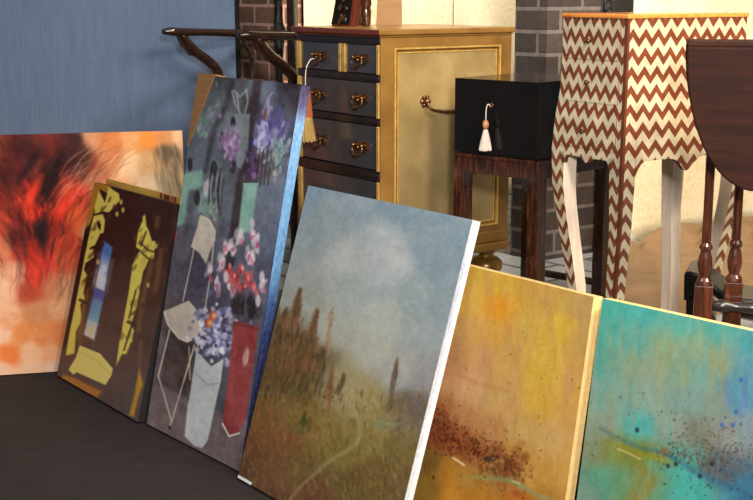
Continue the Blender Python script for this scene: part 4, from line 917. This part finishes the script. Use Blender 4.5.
bm = bmesh.new(); bx(bm, -zx - .004, zx + .004, -zy - .004, zy + .004, .862, .873); obj('top', bm, M['orange_top'], zc, bevel=.003)

# ------------------------------------------------------------------ small drop-leaf table
tb = thing('drop_leaf_table', 'small dark drop-leaf table with a rounded hanging leaf and turned legs, at the right', 'table', (.855, 2.82, STAGE), R(-13))
def half_oval(a, b, z1, n=40): return [(-a, z1), (a, z1)] + [(a * math.cos(-PI * k / n), z1 + b * math.sin(-PI * k / n)) for k in range(1, n)]
bm = bmesh.new(); prism(bm, [(x, z) for x, z in half_oval(.160, .312, .814)], -.120, -.106); obj('drop_leaf', bm, M['leaf_wood'], tb, bevel=.004)
bm = bmesh.new(); prism(bm, [(x, z) for x, z in half_oval(.160, .312, .814)], .078, .092); obj('drop_leaf', bm, M['leaf_wood'], tb, bevel=.004)
bm = bmesh.new(); bx(bm, -.160, .160, -.105, .077, .812, .824); obj('table_top', bm, M['leaf_wood'], tb, bevel=.004)
bm = bmesh.new(); bx(bm, -.073, .066, -.04, .04, .71, .812); obj('frame', bm, M['mahogany'], tb, bevel=.002)
def turned(x, y, top):
    bm = bmesh.new(); lathe(bm, [(.014, 0), (.020, .006), (.021, .018), (.014, .030)], x, y, 20)
    bx(bm, x - .0205, x + .0205, y - .0205, y + .0205, .030, .262)
    lathe(bm, [(.0205, .262), (.018, .272), (.012, .280), (.0155, .294), (.0175, .308), (.015, .326), (.011, .342), (.0148, .347), (.0148, .354), (.0105, .361), (.0104, .50), (.0115, .60), (.0155, .622), (.0115, .632), (.0115, .66)], x, y, 24)
    bx(bm, x - .018, x + .018, y - .018, y + .018, .66, top); return obj('leg', bm, M['leg_wood'], tb, bevel=.002)
turned(-.093, 0, .812); turned(.085, 0, .812); turned(-.024, .050, .80)
bm = bmesh.new(); tube(bm, [(-.073, 0, .212), (-.05, 0, .212), (-.02, 0, .212), (.02, 0, .212), (.04, 0, .212), (.066, 0, .212)], [.011, .016, .010, .015, .010, .012], 14, 4); obj('stretcher', bm, M['brown_lacquer'], tb, smooth=True)
bm = bmesh.new(); tube(bm, [(-.005, .050, .186), (.02, .050, .186), (.056, .050, .186), (.08, .045, .186), (.10, .04, .186)], [.011, .016, .010, .015, .010], 14, 4); obj('stretcher', bm, M['brown_lacquer'], tb, smooth=True)

fs = thing('footstool', 'low glossy black footstool with a dished seat behind the turned table legs', 'footstool', (.995, 3.24, STAGE + .003), R(-20))
bm = bmesh.new()
up = [(-.165, .168), (-.150, .172), (-.125, .166), (-.095, .145), (-.06, .122), (-.02, .110), (.02, .108), (.06, .114), (.095, .130), (.125, .150), (.150, .166), (.165, .164)]
up = [(x, z + .034) for x, z in up]
prism(bm, [(x, z) for x, z in up] + [(x * .985, z - .030 - .05 * max(0, abs(x) - .10) / .065) for x, z in up[::-1]], -.085, .085); obj('seat', bm, M['black_gloss'], fs, bevel=.006)
for s in (-1, 1):
    bm = bmesh.new(); prism(bm, [(s * .158, .13), (s * .12, .13), (s * .115, 0), (s * .150, 0)], -.075, .075); obj('leg', bm, M['black_gloss'], fs, bevel=.003)

# ------------------------------------------------------------------ horseshoe armchair behind the flower picture
AC = thing('armchair', 'dark wooden armchair with scrolled arms on curved supports behind the tall flower painting', 'armchair', (-.30, 4.76, STAGE), 0)
ux, uy = .75, .66
def w2l(x, y, z): return (x + .30, y - 4.76, z - STAGE)
def along(t0, p, t, z): return w2l(p[0] + ux * t, p[1] + uy * t, z)
tips = [((-.785, 4.70), 1.302), ((-.470, 4.36), 1.300)]
for k, (p, z) in enumerate(tips):
    bm = bmesh.new()
    pts = [along(0, p, -.006, z + .004), along(0, p, .03, z + .004), along(0, p, .07, z + .001), along(0, p, .16, z - .001), along(0, p, .27, z - .006), along(0, p, .38 if k else .42, z - .012)]
    tube(bm, pts, [.011, .018, .0175, .015, .016, .016], 14, 6, 1.25, .95); obj('arm', bm, M['dark_wood'], AC, smooth=True)
    bm = bmesh.new()
    pts = [along(0, p, .075, z - .008), along(0, p, .095, z - .035), along(0, p, .135, z - .075), along(0, p, .185, z - .108), along(0, p, .225, z - .145), along(0, p, .243, z - .20), along(0, p, .235, z - .29), along(0, p, .225, STAGE + .47)]
    tube(bm, pts, [.014, .017, .019, .020, .019, .018, .017, .017], 12, 6)
    sp = obj('arm_support', bm, M['dark_wood'], AC, smooth=True)
    # flat shaped bracket in the angle under the arm end
    bm = bmesh.new(); prof = [(.050, -.010), (.078, -.010), (.100, -.040), (.132, -.072), (.150, -.088), (.128, -.092), (.104, -.086), (.086, -.066), (.070, -.052), (.060, -.030)]
    A = []; B = []
    for t, dz in prof:
        q = Vector(along(0, p, t, z + dz)); nn = Vector((-uy, ux, 0)) * .006; A.append(bm.verts.new(q + nn)); B.append(bm.verts.new(q - nn))
    bm.faces.new(A); bm.faces.new(B[::-1]); n = len(A)
    for i in range(n): bm.faces.new((A[i], B[i], B[(i + 1) % n], A[(i + 1) % n]))
    obj('bracket', bm, M['dark_wood'], sp)
    bm = bmesh.new(); pts = [along(0, p, .345, z - .016), along(0, p, .36, z - .05), along(0, p, .385, z - .09), along(0, p, .395, z - .14), along(0, p, .385, STAGE + .46)]
    tube(bm, pts, [.0075, .008, .009, .009, .010], 10, 6); obj('side_spindle', bm, M['dark_wood'], AC, smooth=True)
    for t in (.225, .50):
        bm = bmesh.new(); q = along(0, p, t, STAGE); tube(bm, [(q[0], q[1], 0), (q[0], q[1], .21), (q[0], q[1], .42)], [.014, .016, .016], 12, 2); obj('leg', bm, M['dark_wood'], AC, smooth=True)
    if k == 0: first = along(0, p, .42, z - .012)
    else: second = along(0, p, .38, z - .012)
A_, B_ = Vector(first), Vector(second); mid = (A_ + B_) / 2 + Vector((ux, uy, 0)) * .16
bm = bmesh.new(); tube(bm, [A_, A_ * .7 + B_ * .3 + Vector((ux, uy, 0)) * .12, mid, A_ * .3 + B_ * .7 + Vector((ux, uy, 0)) * .12, B_], .014, 14, 8); obj('crest_rail', bm, M['dark_wood'], AC, smooth=True)
bm = bmesh.new(); cn = [along(0, tips[0][0], .20, 0), along(0, tips[0][0], .53, 0), along(0, tips[1][0], .53, 0), along(0, tips[1][0], .20, 0)]
slab(bm, [(c[0], c[1]) for c in cn], .42, .46); obj('seat', bm, M['dark_wood'], AC, bevel=.005)
bm = bmesh.new(); s1, s2 = Vector(along(0, tips[0][0], .50, 0)), Vector(along(0, tips[1][0], .50, 0)); c0 = (s1 + s2) / 2
t_ = (s2 - s1).normalized() * .06; nn = Vector((ux, uy, 0)) * .008; lean_ = Vector((ux, uy, 0)) * .06
V = [bm.verts.new(Vector((c0.x, c0.y, 0)) + t_ * a_ + nn * b_ + Vector((0, 0, zz_)) + lean_ * c_) for zz_, c_ in ((.46, 0), (.765, 1)) for a_, b_ in ((-1, -1), (1, -1), (1, 1), (-1, 1))]
for f in ((0, 1, 2, 3), (7, 6, 5, 4), (0, 4, 5, 1), (1, 5, 6, 2), (2, 6, 7, 3), (3, 7, 4, 0)): bm.faces.new([V[i] for i in f])
obj('back_splat', bm, M['dark_wood'], AC)

# ------------------------------------------------------------------ the paintings
GAIN = dict(O=1.0, D=1.36, D2=1.15, F=1.42, L=1.24, Y=1.04, T=.84)
picture('wide orange and red abstract painting leaning against the blue panel', (-1.8537, 4.5228), .2306 * -1, .1552, 1.15, .9216, .03, [(-115.2, 384.5), (192.6, 364.1), (182.5, 131.1), (-129.0, 138.7)], art_embers(), 330, 280, GAIN['O'], M['oil_paint'], M['peach_canvas'])
picture('yellow-edged painting mostly hidden behind the dark doorway painting', (-1.1907, 4.6466), .9176, .2547, .5822, .7658, .03, [(69.1, 372.2), (138.2, 411.4), (180.2, 197.6), (106.7, 178.2)], art_sunlit(), 120, 160, GAIN['D2'], M['oil_paint'], M['cream_canvas'])
picture('small dark painting of a yellow-lit doorway opening on a blue beach', (-1.2264, 4.6027), .9176, .2547, .6748, .7554, .04, [(57, 375), (137.7, 422), (180.4, 205.4), (94.4, 181.9)], art_window(), 190, 310, GAIN['D'], M['gloss_paint'], M['dark_canvas'])
side_f = ([(0, (40, 42, 62)), (.12, (44, 46, 78)), (.30, (46, 52, 92)), (.42, (56, 74, 120)), (.50, (92, 132, 178)), (.70, (104, 150, 196)), (.90, (122, 164, 208)), (.95, (86, 84, 120)), (1, (70, 62, 92))], 1.0)
F = picture('tall narrow painting of flowers in vases and a folding chair', (-.7842, 4.0566), .8751, .2111, .5683, 1.197, .038, [(146.6, 422.9), (239.7, 470.9), (300.9, 83.4), (199.8, 74.1)], art_flowers(), 190, 520, GAIN['F'], M['oil_paint'], M['dark_canvas'], side_f)
bm = bmesh.new(); prism(bm, [(-.006, 1.203), (.098, 1.203), (.012, .985), (-.006, .955)], -.004, -.001); bx(bm, -.006, -.003, -.001, .040, .955, 1.203); bx(bm, -.003, .098, -.001, .040, 1.1985, 1.203)
obj('corner_protector', bm, M['cardboard'], F, label='brown cardboard corner protector')
side_l = ([(0, (214, 216, 224)), (.5, (196, 202, 216)), (.8, (180, 190, 214)), (1, (200, 206, 216))], 1.0, (232, 232, 234), .42)
L = picture('hazy meadow landscape painting with a large blue-grey sky and white canvas side', (-.4205, 3.5708), .9102, .3026, .7368, .9102, .031, [(237.7, 477.1), (388.7, 562.9), (472.3, 219.3), (308.2, 185)], art_meadow(), 260, 420, GAIN['L'], M['matt_paint'], M['canvas'], side_l)
bm = bmesh.new(); bx(bm, .002, .075, -.002, .0, .0, .008); obj('bare_canvas_strip', bm, M['canvas'], L, label='bare white canvas at the lower corner')  # pale strip for the unpainted canvas showing along the bottom edge
picture('golden yellow abstract painting with a rust speckled band, cream side', (-.1241, 3.4547), .9027, .153, .874, .7554, .036, [(334.3, 493.7), (550.2, 605.9), (593.7, 296.8), (364.8, 239.9)], art_gold(), 330, 380, GAIN['Y'], M['oil_paint'], M['cream_canvas'])
picture('turquoise abstract painting with olive and brown patches, nearest the camera at right', (.441, 2.7343), .8229, .1479, .9, .7587, .036, [(562.1, 612.9), (943, 785.5), (1008.1, 386.5), (602.5, 298.4)], art_teal(), 340, 360, GAIN['T'], M['oil_paint'], M['cream_canvas'])

# ------------------------------------------------------------------ light and camera
def area(name, loc, target, size, power, col, spread=PI):
    d = bpy.data.lights.new(name, 'AREA'); d.shape = 'DISK'; d.size = size; d.energy = power; d.color = col; d.spread = spread
    o = bpy.data.objects.new(name, d); o.location = loc
    o.rotation_euler = (Vector(target) - Vector(loc)).to_track_quat('-Z', 'Y').to_euler(); return link(o)
area('warm_spotlight', (1.9, 2.0, 2.8), (.55, 4.2, .95), .8, 80, (1.0, .84, .62))
area('warm_ceiling_spot', (1.15, .9, 2.9), (.45, 4.2, .9), .5, 95, (1.0, .87, .68))
area('backdrop_fill', (.75, 3.9, 3.2), (.12, 5.5, 1.35), .35, 30, (1.0, .90, .74), R(110))  # added lamp, out of view, to brighten the cream backdrop papers
area('camera_flash', (.25, -.15, 1.95), (-.5, 4.0, .8), .30, 112, (1.0, .98, .96))
area('ceiling_lamp', (-.8, 2.0, 3.6), (-.4, 3.6, 0), 1.2, 30, (1.0, .92, .84))
w = bpy.data.worlds.new('World'); S.world = w; w.use_nodes = True
w.node_tree.nodes['Background'].inputs[0].default_value = (.9, .93, 1.0, 1); w.node_tree.nodes['Background'].inputs[1].default_value = .10

cam = bpy.data.cameras.new('camera'); co = bpy.data.objects.new('camera', cam); link(co)
co.location = (0, 0, 1.45); co.rotation_euler = (PI / 2 - .20353, 0, 0)
cam.sensor_width = 36; cam.lens = 36 * 1250 / 753; cam.clip_start = .05
S.camera = co
S.view_settings.view_transform = 'Standard'; S.view_settings.look = 'None'; S.view_settings.gamma = 1; S.view_settings.use_curve_mapping = False
S.view_settings.exposure = 0.0
